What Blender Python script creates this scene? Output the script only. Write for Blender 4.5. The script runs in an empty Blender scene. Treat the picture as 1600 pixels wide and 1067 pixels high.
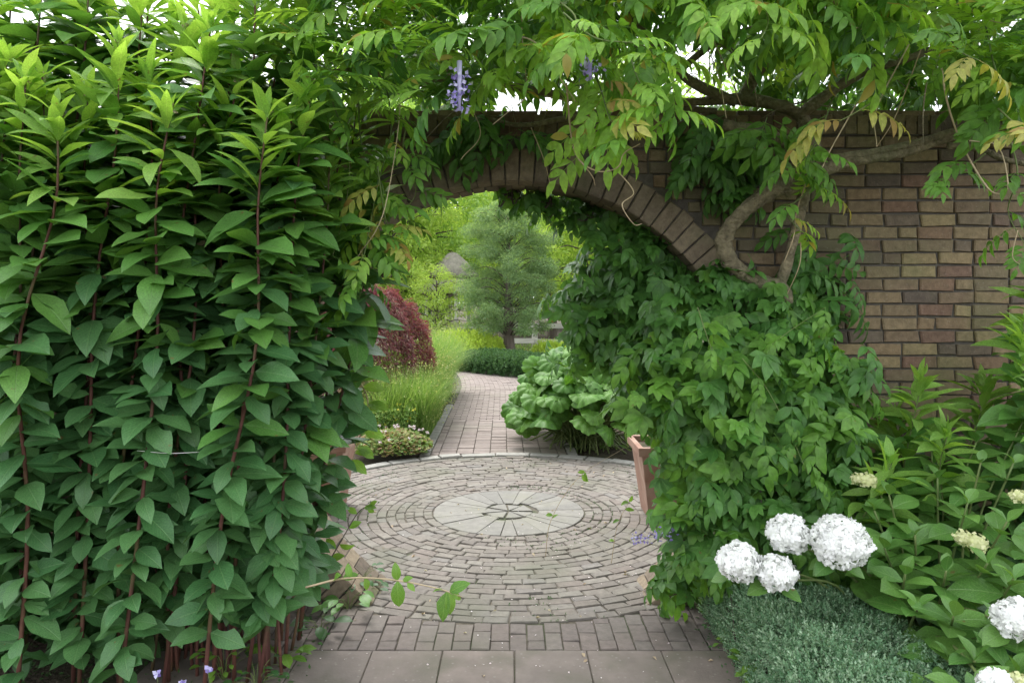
import bpy, math, random
import numpy as np
from mathutils import Vector, Matrix
random.seed(7)
rng = np.random.default_rng(7)
PI = math.pi
sc = bpy.context.scene
COL = sc.collection

# ------------------------------------------------------------------ camera, sky, sun, exposure
CAM_H = 1.84          # eye height
F = 1109.0            # focal length in pixels of the 1600 px frame
HY = 470.0            # horizon row
cam = bpy.data.cameras.new('camera')
cam.lens = F * 36.0 / 1600.0
cam.sensor_width = 36.0
cam.shift_y = -(533.5 - HY) / 1600.0
cam.clip_start = 0.05
cam.clip_end = 600
camo = bpy.data.objects.new('camera', cam)
COL.objects.link(camo)
camo.location = (0, 0, CAM_H)
camo.rotation_euler = (PI / 2, 0, 0)
sc.camera = camo

SUN_EL, SUN_AZ = math.radians(58), math.radians(-25)   # azimuth from +Y towards +X; the sun is veiled by cloud
world = bpy.data.worlds.new('World')
sc.world = world
world.use_nodes = True
wn, wl = world.node_tree.nodes, world.node_tree.links
wn.clear()
sky = wn.new('ShaderNodeTexSky')
sky.sky_type = 'NISHITA'
sky.sun_disc = False
sky.sun_elevation = SUN_EL
sky.sun_rotation = SUN_AZ
sky.air_density = 1.0
sky.dust_density = 4.0
hs = wn.new('ShaderNodeHueSaturation'); hs.inputs['Saturation'].default_value = 0.28
# an overcast veil: soft cloud tone over the whole sky
tc = wn.new('ShaderNodeTexCoord')
cn = wn.new('ShaderNodeTexNoise'); cn.inputs['Scale'].default_value = 2.2; cn.inputs['Detail'].default_value = 4
cr = wn.new('ShaderNodeMapRange'); cr.inputs['To Min'].default_value = 0.85; cr.inputs['To Max'].default_value = 1.25
mul = wn.new('ShaderNodeMixRGB'); mul.blend_type = 'MULTIPLY'; mul.inputs[0].default_value = 1
veil = wn.new('ShaderNodeMixRGB'); veil.inputs[0].default_value = 0.6; veil.inputs[2].default_value = (9.5, 9.9, 10.2, 1)
bg = wn.new('ShaderNodeBackground'); bg.inputs['Strength'].default_value = 0.115
wo = wn.new('ShaderNodeOutputWorld')
wl.new(sky.outputs[0], hs.inputs['Color']); wl.new(hs.outputs[0], veil.inputs[1])
wl.new(tc.outputs['Generated'], cn.inputs['Vector']); wl.new(cn.outputs[0], cr.inputs[0])
wl.new(veil.outputs[0], mul.inputs[1]); wl.new(cr.outputs[0], mul.inputs[2])
wl.new(mul.outputs[0], bg.inputs[0]); wl.new(bg.outputs[0], wo.inputs[0])

sl = bpy.data.lights.new('sun', 'SUN')
sl.energy = 1.3
sl.angle = math.radians(24)
sl.color = (1.0, 0.97, 0.92)
so = bpy.data.objects.new('sun', sl)
COL.objects.link(so)
sd = Vector((math.sin(SUN_AZ) * math.cos(SUN_EL), math.cos(SUN_AZ) * math.cos(SUN_EL), math.sin(SUN_EL)))
so.rotation_euler = sd.to_track_quat('Z', 'Y').to_euler()

sc.view_settings.view_transform = 'Standard'
sc.view_settings.look = 'None'
sc.view_settings.gamma = 1
sc.view_settings.use_curve_mapping = False
sc.view_settings.exposure = 1.5
sc.render.engine = 'CYCLES'
sc.cycles.use_denoising = True
sc.cycles.max_bounces = 7
sc.cycles.diffuse_bounces = 3
sc.cycles.glossy_bounces = 2
sc.cycles.transmission_bounces = 3
sc.cycles.transparent_max_bounces = 4
sc.cycles.caustics_reflective = False
sc.cycles.caustics_refractive = False


def at(px, py, Y):
    """The point of the place seen at photo pixel px, py when it stands Y metres away."""
    return np.array([(px - 800.0) / F * Y, Y, CAM_H - (py - HY) / F * Y])


# ------------------------------------------------------------------ materials
def _mat(name):
    m = bpy.data.materials.new(name)
    m.use_nodes = True
    n, l = m.node_tree.nodes, m.node_tree.links
    n.clear()
    out = n.new('ShaderNodeOutputMaterial')
    return m, n, l, out


def _rnd(n, l):
    """per-piece random number: the object's own, plus the piece's own when pieces are joined"""
    oi = n.new('ShaderNodeObjectInfo')
    at_ = n.new('ShaderNodeAttribute'); at_.attribute_name = 'rnd'
    ad = n.new('ShaderNodeMath'); ad.operation = 'ADD'
    l.new(oi.outputs['Random'], ad.inputs[0]); l.new(at_.outputs['Fac'], ad.inputs[1])
    fr = n.new('ShaderNodeMath'); fr.operation = 'FRACT'
    l.new(ad.outputs[0], fr.inputs[0])
    return fr.outputs[0]


def ramp(n, stops):
    r = n.new('ShaderNodeValToRGB')
    e = r.color_ramp.elements
    while len(e) < len(stops):
        e.new(0.5)
    for el, (p, c) in zip(e, stops):
        el.position = p
        el.color = (*c, 1)
    return r


def leaf_mat(name, c0, c1, vein, rough=0.45, trans=0.3, tcol=None, veins=9, spec=0.4, patch=None):
    """leaf: hue varies from leaf to leaf between c0 and c1, pale midrib and side veins in the leaf's own uv"""
    m, n, l, out = _mat(name)
    r = _rnd(n, l)
    rp = ramp(n, [(0, c0), (1, c1)])
    l.new(r, rp.inputs[0])
    uv = n.new('ShaderNodeUVMap')
    sx = n.new('ShaderNodeSeparateXYZ'); l.new(uv.outputs[0], sx.inputs[0])
    ab = n.new('ShaderNodeMath'); ab.operation = 'ABSOLUTE'
    s1 = n.new('ShaderNodeMath'); s1.operation = 'SUBTRACT'; s1.inputs[1].default_value = 0.5
    l.new(sx.outputs[0], s1.inputs[0]); l.new(s1.outputs[0], ab.inputs[0])
    mid = n.new('ShaderNodeMapRange'); mid.inputs['From Min'].default_value = 0.0; mid.inputs['From Max'].default_value = 0.035
    mid.inputs['To Min'].default_value = 1; mid.inputs['To Max'].default_value = 0
    l.new(ab.outputs[0], mid.inputs[0])
    k = n.new('ShaderNodeMath'); k.operation = 'MULTIPLY'; k.inputs[1].default_value = 0.75; l.new(ab.outputs[0], k.inputs[0])
    d = n.new('ShaderNodeMath'); d.operation = 'SUBTRACT'; l.new(sx.outputs[1], d.inputs[0]); l.new(k.outputs[0], d.inputs[1])
    w = n.new('ShaderNodeMath'); w.operation = 'MULTIPLY'; w.inputs[1].default_value = veins; l.new(d.outputs[0], w.inputs[0])
    pp = n.new('ShaderNodeMath'); pp.operation = 'PINGPONG'; pp.inputs[1].default_value = 0.5; l.new(w.outputs[0], pp.inputs[0])
    sv = n.new('ShaderNodeMapRange'); sv.inputs['From Min'].default_value = 0; sv.inputs['From Max'].default_value = 0.1
    sv.inputs['To Min'].default_value = 0.55; sv.inputs['To Max'].default_value = 0
    l.new(pp.outputs[0], sv.inputs[0])
    mx = n.new('ShaderNodeMath'); mx.operation = 'MAXIMUM'; l.new(mid.outputs[0], mx.inputs[0]); l.new(sv.outputs[0], mx.inputs[1])
    sc_ = n.new('ShaderNodeMath'); sc_.operation = 'MULTIPLY'; sc_.inputs[1].default_value = 0.55; l.new(mx.outputs[0], sc_.inputs[0])
    mix = n.new('ShaderNodeMixRGB'); mix.inputs[2].default_value = (*vein, 1)
    l.new(sc_.outputs[0], mix.inputs[0]); l.new(rp.outputs[0], mix.inputs[1])
    # mottling
    tcn = n.new('ShaderNodeTexCoord')
    no = n.new('ShaderNodeTexNoise'); no.inputs['Scale'].default_value = 35; no.inputs['Detail'].default_value = 3
    l.new(tcn.outputs['Object'], no.inputs['Vector'])
    mr = n.new('ShaderNodeMapRange'); mr.inputs['From Min'].default_value = .3; mr.inputs['From Max'].default_value = .7
    mr.inputs['To Min'].default_value = 0.78; mr.inputs['To Max'].default_value = 1.22
    l.new(no.outputs[0], mr.inputs[0])
    mm = n.new('ShaderNodeMixRGB'); mm.blend_type = 'MULTIPLY'; mm.inputs[0].default_value = 1
    l.new(mix.outputs[0], mm.inputs[1]); l.new(mr.outputs[0], mm.inputs[2])
    col = mm.outputs[0]
    if patch:
        # the odd leaf has turned
        gt = n.new('ShaderNodeMath'); gt.operation = 'GREATER_THAN'; gt.inputs[1].default_value = 1 - patch[1]
        l.new(r, gt.inputs[0])
        pm = n.new('ShaderNodeMixRGB'); pm.inputs[2].default_value = (*patch[0], 1)
        l.new(gt.outputs[0], pm.inputs[0]); l.new(col, pm.inputs[1])
        col = pm.outputs[0]
    # brown blemishes and dulled patches, in the leaf's own substance
    gp = n.new('ShaderNodeNewGeometry')
    bn = n.new('ShaderNodeTexNoise'); bn.inputs['Scale'].default_value = 26; bn.inputs['Detail'].default_value = 2
    l.new(gp.outputs['Position'], bn.inputs['Vector'])
    br = n.new('ShaderNodeMapRange'); br.inputs['From Min'].default_value = .72; br.inputs['From Max'].default_value = .76; br.inputs['To Max'].default_value = .8
    l.new(bn.outputs[0], br.inputs[0])
    bm = n.new('ShaderNodeMixRGB'); bm.inputs[2].default_value = (.17, .12, .04, 1)
    l.new(br.outputs[0], bm.inputs[0]); l.new(col, bm.inputs[1])
    wn_ = n.new('ShaderNodeTexNoise'); wn_.inputs['Scale'].default_value = 5; wn_.inputs['Detail'].default_value = 2
    l.new(gp.outputs['Position'], wn_.inputs['Vector'])
    hu = n.new('ShaderNodeMapRange'); hu.inputs['From Min'].default_value = .3; hu.inputs['From Max'].default_value = .7; hu.inputs['To Min'].default_value = .8; hu.inputs['To Max'].default_value = 1.2
    l.new(wn_.outputs[0], hu.inputs[0])
    hm_ = n.new('ShaderNodeMixRGB'); hm_.blend_type = 'MULTIPLY'; hm_.inputs[0].default_value = 1
    l.new(bm.outputs[0], hm_.inputs[1]); l.new(hu.outputs[0], hm_.inputs[2])
    col = hm_.outputs[0]
    b = n.new('ShaderNodeBsdfPrincipled')
    b.inputs['Roughness'].default_value = rough
    b.inputs['Specular IOR Level'].default_value = spec
    l.new(col, b.inputs['Base Color'])
    bu = n.new('ShaderNodeBump'); bu.inputs['Strength'].default_value = 0.35; bu.inputs['Distance'].default_value = 0.004; bu.invert = True
    l.new(mx.outputs[0], bu.inputs['Height']); l.new(bu.outputs[0], b.inputs['Normal'])
    t = n.new('ShaderNodeBsdfTranslucent')
    tm = n.new('ShaderNodeMixRGB'); tm.blend_type = 'MULTIPLY'; tm.inputs[0].default_value = 1
    tm.inputs[2].default_value = (*(tcol or (1.9, 1.7, 0.8)), 1)
    l.new(col, tm.inputs[1]); l.new(tm.outputs[0], t.inputs[0])
    ms = n.new('ShaderNodeMixShader'); ms.inputs[0].default_value = trans
    l.new(b.outputs[0], ms.inputs[1]); l.new(t.outputs[0], ms.inputs[2]); l.new(ms.outputs[0], out.inputs[0])
    return m


def tiny_mat(name, stops, trans=0.3, rough=0.6, tcol=(1.6, 1.5, .8), spec=.25):
    """small foliage, petals: colour only by piece"""
    m, n, l, out = _mat(name)
    r = _rnd(n, l)
    k = len(stops)
    rp = ramp(n, [(i / max(1, k - 1), c) for i, c in enumerate(stops)])
    l.new(r, rp.inputs[0])
    b = n.new('ShaderNodeBsdfPrincipled'); b.inputs['Roughness'].default_value = rough
    b.inputs['Specular IOR Level'].default_value = spec
    l.new(rp.outputs[0], b.inputs['Base Color'])
    t = n.new('ShaderNodeBsdfTranslucent')
    tm = n.new('ShaderNodeMixRGB'); tm.blend_type = 'MULTIPLY'; tm.inputs[0].default_value = 1; tm.inputs[2].default_value = (*tcol, 1)
    l.new(rp.outputs[0], tm.inputs[1]); l.new(tm.outputs[0], t.inputs[0])
    ms = n.new('ShaderNodeMixShader'); ms.inputs[0].default_value = trans
    l.new(b.outputs[0], ms.inputs[1]); l.new(t.outputs[0], ms.inputs[2]); l.new(ms.outputs[0], out.inputs[0])
    return m


def solid_mat(name, stops, rough=0.85, nscale=20, namp=0.25, bump=0.4, bscale=60, stain=None, sscale=1.3, sfac=0.6, stretch=None, bdist=.004, spec=.3, fleck=None):
    """masonry, wood, soil: colour by piece, grain noise, broad stains laid through world space, bump"""
    m, n, l, out = _mat(name)
    r = _rnd(n, l)
    k = len(stops)
    rp = ramp(n, [(i / max(1, k - 1), c) for i, c in enumerate(stops)])
    if k > 2:
        rp.color_ramp.interpolation = 'LINEAR'
    l.new(r, rp.inputs[0])
    ge = n.new('ShaderNodeNewGeometry')
    vec = ge.outputs['Position']
    if stretch:
        mp = n.new('ShaderNodeMapping'); mp.inputs['Scale'].default_value = stretch
        l.new(vec, mp.inputs['Vector']); vec = mp.outputs[0]
    no = n.new('ShaderNodeTexNoise'); no.inputs['Scale'].default_value = nscale; no.inputs['Detail'].default_value = 6; no.inputs['Roughness'].default_value = .65
    l.new(vec, no.inputs['Vector'])
    mr = n.new('ShaderNodeMapRange'); mr.inputs['From Min'].default_value = .25; mr.inputs['From Max'].default_value = .75
    mr.inputs['To Min'].default_value = 1 - namp; mr.inputs['To Max'].default_value = 1 + namp
    l.new(no.outputs[0], mr.inputs[0])
    mm = n.new('ShaderNodeMixRGB'); mm.blend_type = 'MULTIPLY'; mm.inputs[0].default_value = 1
    l.new(rp.outputs[0], mm.inputs[1]); l.new(mr.outputs[0], mm.inputs[2])
    col = mm.outputs[0]
    if stain:
        sn = n.new('ShaderNodeTexNoise'); sn.inputs['Scale'].default_value = sscale; sn.inputs['Detail'].default_value = 5
        l.new(ge.outputs['Position'], sn.inputs['Vector'])
        sr = n.new('ShaderNodeMapRange'); sr.inputs['From Min'].default_value = .48; sr.inputs['From Max'].default_value = .68
        sr.inputs['To Max'].default_value = sfac
        l.new(sn.outputs[0], sr.inputs[0])
        sm = n.new('ShaderNodeMixRGB'); sm.inputs[2].default_value = (*stain, 1)
        l.new(sr.outputs[0], sm.inputs[0]); l.new(col, sm.inputs[1])
        col = sm.outputs[0]
    if fleck:
        fn = n.new('ShaderNodeTexVoronoi'); fn.inputs['Scale'].default_value = fleck[1]
        l.new(ge.outputs['Position'], fn.inputs['Vector'])
        fr = n.new('ShaderNodeMapRange'); fr.inputs['From Min'].default_value = .12; fr.inputs['From Max'].default_value = .2
        fr.inputs['To Min'].default_value = fleck[2]; fr.inputs['To Max'].default_value = 0
        l.new(fn.outputs['Distance'], fr.inputs[0])
        fm = n.new('ShaderNodeMixRGB'); fm.inputs[2].default_value = (*fleck[0], 1)
        l.new(fr.outputs[0], fm.inputs[0]); l.new(col, fm.inputs[1])
        col = fm.outputs[0]
    b = n.new('ShaderNodeBsdfPrincipled'); b.inputs['Roughness'].default_value = rough
    b.inputs['Specular IOR Level'].default_value = spec
    l.new(col, b.inputs['Base Color'])
    bn = n.new('ShaderNodeTexNoise'); bn.inputs['Scale'].default_value = bscale; bn.inputs['Detail'].default_value = 5
    l.new(vec, bn.inputs['Vector'])
    bu = n.new('ShaderNodeBump'); bu.inputs['Strength'].default_value = bump; bu.inputs['Distance'].default_value = bdist
    l.new(bn.outputs[0], bu.inputs['Height']); l.new(bu.outputs[0], b.inputs['Normal'])
    l.new(b.outputs[0], out.inputs[0])
    return m


M = {}
# the tall hedge plants: mature, half-grown and young leaves
M['hedge_mature'] = leaf_mat('hedge_leaf_mature', (.050, .145, .048), (.090, .210, .068), (.13, .25, .09), rough=.42, trans=.25, spec=.45)
M['hedge_mid'] = leaf_mat('hedge_leaf_mid', (.082, .215, .045), (.13, .285, .060), (.15, .26, .09), rough=.42, trans=.30, spec=.45)
M['hedge_young'] = leaf_mat('hedge_leaf_young', (.18, .35, .065), (.27, .45, .10), (.32, .48, .16), rough=.45, trans=.46, spec=.4)
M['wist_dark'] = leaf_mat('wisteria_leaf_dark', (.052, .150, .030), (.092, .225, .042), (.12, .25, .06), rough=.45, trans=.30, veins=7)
M['wist_mid'] = leaf_mat('wisteria_leaf_mid', (.085, .215, .030), (.140, .300, .045), (.18, .32, .07), rough=.45, trans=.38, veins=7)
M['wist_young'] = leaf_mat('wisteria_leaf_young', (.19, .38, .050), (.29, .48, .085), (.30, .45, .14), rough=.5, trans=.48, veins=7, patch=((.34, .30, .07), .05))
M['wist_yellow'] = leaf_mat('wisteria_leaf_yellow', (.30, .35, .07), (.42, .40, .11), (.5, .45, .2), rough=.55, trans=.4, veins=7, patch=((.36, .25, .08), .08))
M['hydr'] = leaf_mat('hydrangea_leaf', (.075, .190, .038), (.130, .265, .055), (.19, .32, .10), rough=.38, trans=.25, spec=.5, veins=8)
M['hydr_dark'] = leaf_mat('hydrangea_leaf_dark', (.03, .09, .026), (.05, .125, .034), (.08, .16, .05), rough=.42, trans=.22, veins=8)  # darker leaf copy: inner-bush shade put into the colour; also plain dark weeds
M['big'] = leaf_mat('umbrella_plant_leaf', (.060, .165, .022), (.110, .240, .035), (.16, .29, .07), rough=.5, trans=.28, spec=.3, veins=7)
M['weed'] = leaf_mat('weed_leaf', (.09, .21, .03), (.16, .30, .045), (.22, .34, .1), trans=.35, veins=5)
M['box'] = tiny_mat('shrub_honeysuckle_leaf', [(.09, .20, .10), (.20, .34, .20), (.36, .48, .34)], trans=.25)
M['boxdark'] = tiny_mat('clipped_hedge_leaf', [(.035, .09, .03), (.07, .15, .045)], trans=.25)
M['conifer'] = tiny_mat('conifer_needle', [(.12, .22, .10), (.19, .30, .14), (.27, .38, .18)], trans=.4)  # needle colour paled, with the haze of distance put into it
M['feather'] = tiny_mat('feathery_leaf', [(.25, .39, .08), (.35, .50, .11), (.45, .58, .17)], trans=.5)  # leaf colour lightened in place of haze and far brightness
M['feather2'] = tiny_mat('bright_leaf', [(.19, .33, .08), (.27, .43, .10), (.37, .52, .14)], trans=.48)
M['deep'] = tiny_mat('far_dark_leaf', [(.035, .10, .025), (.07, .16, .035)], trans=.3)
M['maple'] = tiny_mat('japanese_maple_leaf', [(.09, .045, .04), (.16, .055, .065), (.22, .11, .10), (.19, .17, .10)], trans=.35, tcol=(1.8, .9, 1.0))
M['grass'] = tiny_mat('grass_blade', [(.09, .20, .04), (.18, .31, .08), (.30, .40, .15)], trans=.35)
M['seed'] = tiny_mat('grass_seed_head', [(.30, .36, .14), (.40, .42, .2)], trans=.3)
M['lime'] = tiny_mat('lime_ground_cover', [(.32, .46, .06), (.44, .56, .10)], trans=.4)
M['pale'] = tiny_mat('geranium_leaf', [(.12, .21, .06), (.20, .30, .08), (.30, .30, .12), (.32, .18, .12)], trans=.3)
M['white'] = tiny_mat('white_petal', [(.84, .86, .80), (.90, .90, .89), (.92, .92, .91)], trans=.25, tcol=(1, 1, 1), rough=.8)
M['cream'] = tiny_mat('cream_petal', [(.62, .66, .32), (.75, .74, .48)], trans=.3, tcol=(1, 1, .9))
M['pinkw'] = tiny_mat('pink_white_petal', [(.75, .62, .64), (.85, .80, .80)], trans=.3, tcol=(1, 1, 1))
M['purple'] = tiny_mat('purple_petal', [(.22, .16, .50), (.42, .36, .72), (.62, .60, .82)], trans=.3, tcol=(1, 1, 1))
M['yellow'] = tiny_mat('yellow_petal', [(.70, .66, .06), (.78, .72, .12)], trans=.3, tcol=(1, 1, 1))
M['bud'] = tiny_mat('flower_bud', [(.30, .26, .16), (.42, .32, .22), (.48, .44, .28)], trans=.1)
M['redstem'] = solid_mat('red_brown_stem', [(.085, .034, .030), (.13, .055, .04)], rough=.6, nscale=30, stain=(.10, .12, .04), sscale=3, sfac=.6)
M['greenstem'] = solid_mat('green_stem', [(.10, .15, .045), (.16, .20, .07)], rough=.6, nscale=30)
M['tanstem'] = solid_mat('tan_shoot', [(.36, .27, .16), (.46, .38, .25)], rough=.6, nscale=30)
M['bark'] = solid_mat('wisteria_bark', [(.20, .17, .11), (.25, .21, .14)], rough=.9, nscale=22, namp=.65, bump=1.0, bscale=55, bdist=.02, stain=(.10, .12, .06), sscale=2.5, sfac=.6, fleck=None)
M['darkbark'] = solid_mat('dark_bark', [(.075, .06, .05), (.12, .095, .08)], rough=.9, nscale=10, namp=.5, bump=1, bscale=20, bdist=.02, stretch=(1, 1, .15))
M['brick'] = solid_mat('wall_brick', [(.158, .115, .076), (.215, .163, .096), (.108, .084, .068), (.252, .198, .108), (.175, .106, .076), (.124, .098, .076), (.225, .168, .100), (.150, .102, .074)],
                       rough=.9, nscale=26, namp=.35, bump=.8, bscale=90, bdist=.005, stain=(.15, .16, .072), sscale=1.7, sfac=.5, fleck=((.36, .33, .28), 40, .2))
M['archbrick'] = solid_mat('gate_ring_brick', [(.17, .132, .095), (.225, .178, .125), (.135, .108, .084), (.25, .20, .14)],
                           rough=.9, nscale=26, namp=.35, bump=.8, bscale=90, bdist=.005, stain=(.11, .13, .06), sscale=2.2, sfac=.6)
M['mortar'] = solid_mat('mortar', [(.085, .076, .066), (.105, .093, .08)], rough=.95, nscale=18, namp=.45, bump=.8, bscale=120, stain=(.14, .13, .11), sscale=.8, sfac=.6)
M['paver'] = solid_mat('paving_brick', [(.150, .132, .114), (.178, .158, .137), (.138, .121, .108), (.200, .184, .160), (.162, .137, .120), (.176, .165, .152)],
                       rough=.8, nscale=20, namp=.28, bump=.6, bscale=80, stain=(.115, .118, .082), sscale=1.6, sfac=.6, fleck=((.33, .31, .28), 60, .2))
M['paver2'] = solid_mat('purple_grey_paving_brick', [(.142, .118, .106), (.165, .138, .124), (.128, .108, .099), (.155, .136, .121)],
                        rough=.8, nscale=22, namp=.25, bump=.55, bscale=80, stain=(.12, .112, .085), sscale=1.8, sfac=.6)
M['pathbrick'] = solid_mat('pink_path_brick', [(.215, .178, .162), (.245, .205, .186), (.20, .163, .148), (.23, .195, .18)],
                           rough=.85, nscale=12, namp=.18, bump=.4, bscale=80, stain=(.22, .20, .165), sscale=.9, sfac=.5)
M['joint'] = solid_mat('joint_sand', [(.095, .083, .066), (.12, .104, .083)], rough=1, nscale=25, namp=.5, bump=1, bscale=160, stain=(.05, .075, .03), sscale=3.5, sfac=.8)
M['slab'] = solid_mat('worn_stone_slab', [(.172, .142, .124), (.188, .156, .137), (.160, .136, .121)], rough=.75, nscale=7, namp=.2, bump=.45, bscale=70,
                      stain=(.115, .108, .08), sscale=3.4, sfac=.85, fleck=((.34, .32, .29), 24, .25))
M['disc'] = solid_mat('pale_grey_stone', [(.175, .168, .150), (.205, .196, .176), (.162, .156, .142)], rough=.75, nscale=14, namp=.2, bump=.4, bscale=60,
                      stain=(.18, .178, .135), sscale=2.6, sfac=.6)
M['kerb'] = solid_mat('pale_kerb_stone', [(.23, .225, .205), (.29, .28, .255)], rough=.8, nscale=15, namp=.25, bump=.5)
M['soil'] = solid_mat('garden_soil', [(.06, .045, .032), (.075, .055, .04)], rough=1, nscale=18, namp=.6, bump=1, bscale=45, bdist=.03, stain=(.05, .08, .025), sscale=.7, sfac=.7, fleck=((.2, .17, .13), 35, .6))
M['terra'] = solid_mat('terracotta', [(.27, .155, .115), (.30, .18, .135)], rough=.85, nscale=9, namp=.16, bump=.25, stain=(.52, .40, .32), sscale=4, sfac=.5)
M['wood'] = solid_mat('weathered_wood', [(.46, .44, .40), (.54, .52, .48)], rough=.85, nscale=8, namp=.3, stretch=(.2, 1, 1), bump=.6)
M['thatch'] = solid_mat('grey_thatch', [(.22, .20, .17), (.27, .25, .215)], rough=1, nscale=5, namp=.35, bump=1, bscale=14, stretch=(1, 1, .25), bdist=.05)
M['wire'] = solid_mat('pale_wire', [(.42, .40, .37)], rough=.4, bump=0)


# ------------------------------------------------------------------ mesh helpers
def mesh(name, V, Fc, mat, uv=None, rnd=None, smooth=True):
    """V (n,3), Fc (m,3) or (m,4) int, uv per vertex (n,2), rnd per vertex (n)"""
    V = np.asarray(V, dtype=np.float32); Fc = np.asarray(Fc, dtype=np.int32)
    me = bpy.data.meshes.new(name)
    me.vertices.add(len(V)); me.vertices.foreach_set('co', V.ravel())
    k = Fc.shape[1]
    me.loops.add(Fc.size); me.loops.foreach_set('vertex_index', Fc.ravel())
    me.polygons.add(len(Fc)); me.polygons.foreach_set('loop_start', np.arange(0, Fc.size, k, dtype=np.int32))
    if uv is not None:
        ul = me.uv_layers.new(name='uv')
        ul.data.foreach_set('uv', np.asarray(uv, dtype=np.float32)[Fc.ravel()].ravel())
    if rnd is not None:
        a = me.attributes.new('rnd', 'FLOAT', 'POINT')
        a.data.foreach_set('value', np.asarray(rnd, dtype=np.float32))
    me.polygons.foreach_set('use_smooth', np.full(len(Fc), smooth, dtype=bool))
    me.update(calc_edges=True)
    if mat is not None:
        me.materials.append(mat)
    return me


def link(name, me, parent=None, kind=None, loc=None):
    o = bpy.data.objects.new(name, me)
    COL.objects.link(o)
    if parent is not None:
        o.parent = parent
        if loc is None:
            o.location = -parent.location
    if loc is not None:
        o.location = loc
    if kind:
        o['kind'] = kind
    return o


def tag(o, label, cat, group=None, kind=None):
    o['label'] = label; o['category'] = cat
    if group: o['group'] = group
    if kind: o['kind'] = kind
    return o


def thing(name, loc, label, cat, group=None, kind=None):
    o = bpy.data.objects.new(name, None)
    o.empty_display_size = .1
    COL.objects.link(o)
    o.location = [float(v) for v in loc]
    return tag(o, label, cat, group, kind)


class Acc:
    """joins pieces into one mesh"""
    def __init__(s): s.V, s.F, s.U, s.R, s.n = [], [], [], [], 0
    def add(s, V, Fc, uv=None, rnd=None):
        V = np.asarray(V, float)
        s.V.append(V); s.F.append(np.asarray(Fc) + s.n)
        s.U.append(np.zeros((len(V), 2)) if uv is None else uv)
        s.R.append(np.full(len(V), rng.random()) if rnd is None else (np.full(len(V), rnd) if np.isscalar(rnd) else rnd))
        s.n += len(V)
    def scatter(s, tpl, B, P, rnd=None):
        """tpl=(V,F,uv,rnd); B (k,3,3) columns are the piece's axes, P (k,3)"""
        V, Fc, U, R = tpl
        k = len(P)
        if k == 0: return
        W = np.einsum('kij,vj->kvi', B, V) + P[:, None, :]
        s.V.append(W.reshape(-1, 3))
        s.F.append((Fc[None] + (np.arange(k) * len(V))[:, None, None]).reshape(-1, Fc.shape[1]) + s.n)
        s.U.append(np.tile(U, (k, 1)))
        r = rng.random(k) if rnd is None else rnd
        s.R.append(((r[:, None] + R[None]) % 1.0).ravel())
        s.n += k * len(V)
    def build(s, name, mat, parent=None, kind=None, smooth=True):
        if s.n == 0: return None
        me = mesh(name, np.concatenate(s.V), np.concatenate(s.F), mat, np.concatenate(s.U), np.concatenate(s.R), smooth)
        return link(name, me, parent, kind)


def unit(v):
    v = np.asarray(v, float)
    return v / (np.linalg.norm(v, axis=-1, keepdims=True) + 1e-9)


def basis(d, nrm, s=1.0):
    """columns X, Y=d, Z~nrm, scaled; works on arrays"""
    d = unit(d); nrm = np.asarray(nrm, float)
    z = nrm - (nrm * d).sum(-1, keepdims=True) * d
    z = unit(z); x = np.cross(d, z)
    B = np.stack([x, d, z], axis=-1)
    s = np.asarray(s, float)
    return B * (s[..., None, None] if s.ndim else s)


def tube(pts, rad, sides=8, rough=0.0, close=True):
    """tapered tube through pts (quads)"""
    P = np.asarray(pts, float); n = len(P)
    R = np.full(n, rad) if np.isscalar(rad) else np.asarray(rad, float)
    T = unit(np.gradient(P, axis=0))
    u = np.cross(T[0], [0.3, 0.9, 0.2]); u = unit(u)
    rings = []
    for i in range(n):
        u = unit(u - np.dot(u, T[i]) * T[i]); w = np.cross(T[i], u)
        a = np.arange(sides) * 2 * PI / sides
        rr = R[i] * (1 + (rng.normal(0, rough, sides) if rough else 0))
        rings.append(P[i] + np.outer(np.cos(a) * rr, u) + np.outer(np.sin(a) * rr, w))
    V = np.concatenate(rings)
    Fc = []
    for i in range(n - 1):
        for k in range(sides):
            k2 = (k + 1) % sides
            Fc.append((i * sides + k, i * sides + k2, (i + 1) * sides + k2, (i + 1) * sides + k))
    if close:
        V = np.concatenate([V, P[[0, -1]]]); a, b = len(V) - 2, len(V) - 1
        for k in range(sides):
            k2 = (k + 1) % sides
            Fc.append((a, k2, k, a)); Fc.append((b, (n - 1) * sides + k, (n - 1) * sides + k2, b))
        Fq = np.array(Fc)
        q = Fq[Fq[:, 0] != Fq[:, 3]]; t = Fq[Fq[:, 0] == Fq[:, 3]][:, :3]
        return V, np.concatenate([q[:, [0, 1, 2]], q[:, [0, 2, 3]], t])
    Fq = np.array(Fc)
    return V, np.concatenate([Fq[:, [0, 1, 2]], Fq[:, [0, 2, 3]]])


def spline(pts, n):
    """Catmull-Rom through the control points"""
    P = np.asarray(pts, float)
    P = np.concatenate([[2 * P[0] - P[1]], P, [2 * P[-1] - P[-2]]])
    seg = len(P) - 3
    out = []
    for t in np.linspace(0, seg - 1e-6, n):
        i = int(t); u = t - i
        a, b, c, d = P[i], P[i + 1], P[i + 2], P[i + 3]
        out.append(.5 * ((2 * b) + (c - a) * u + (2 * a - 5 * b + 4 * c - d) * u * u + (3 * b - a - 3 * c + d) * u ** 3))
    return np.array(out)


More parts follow.
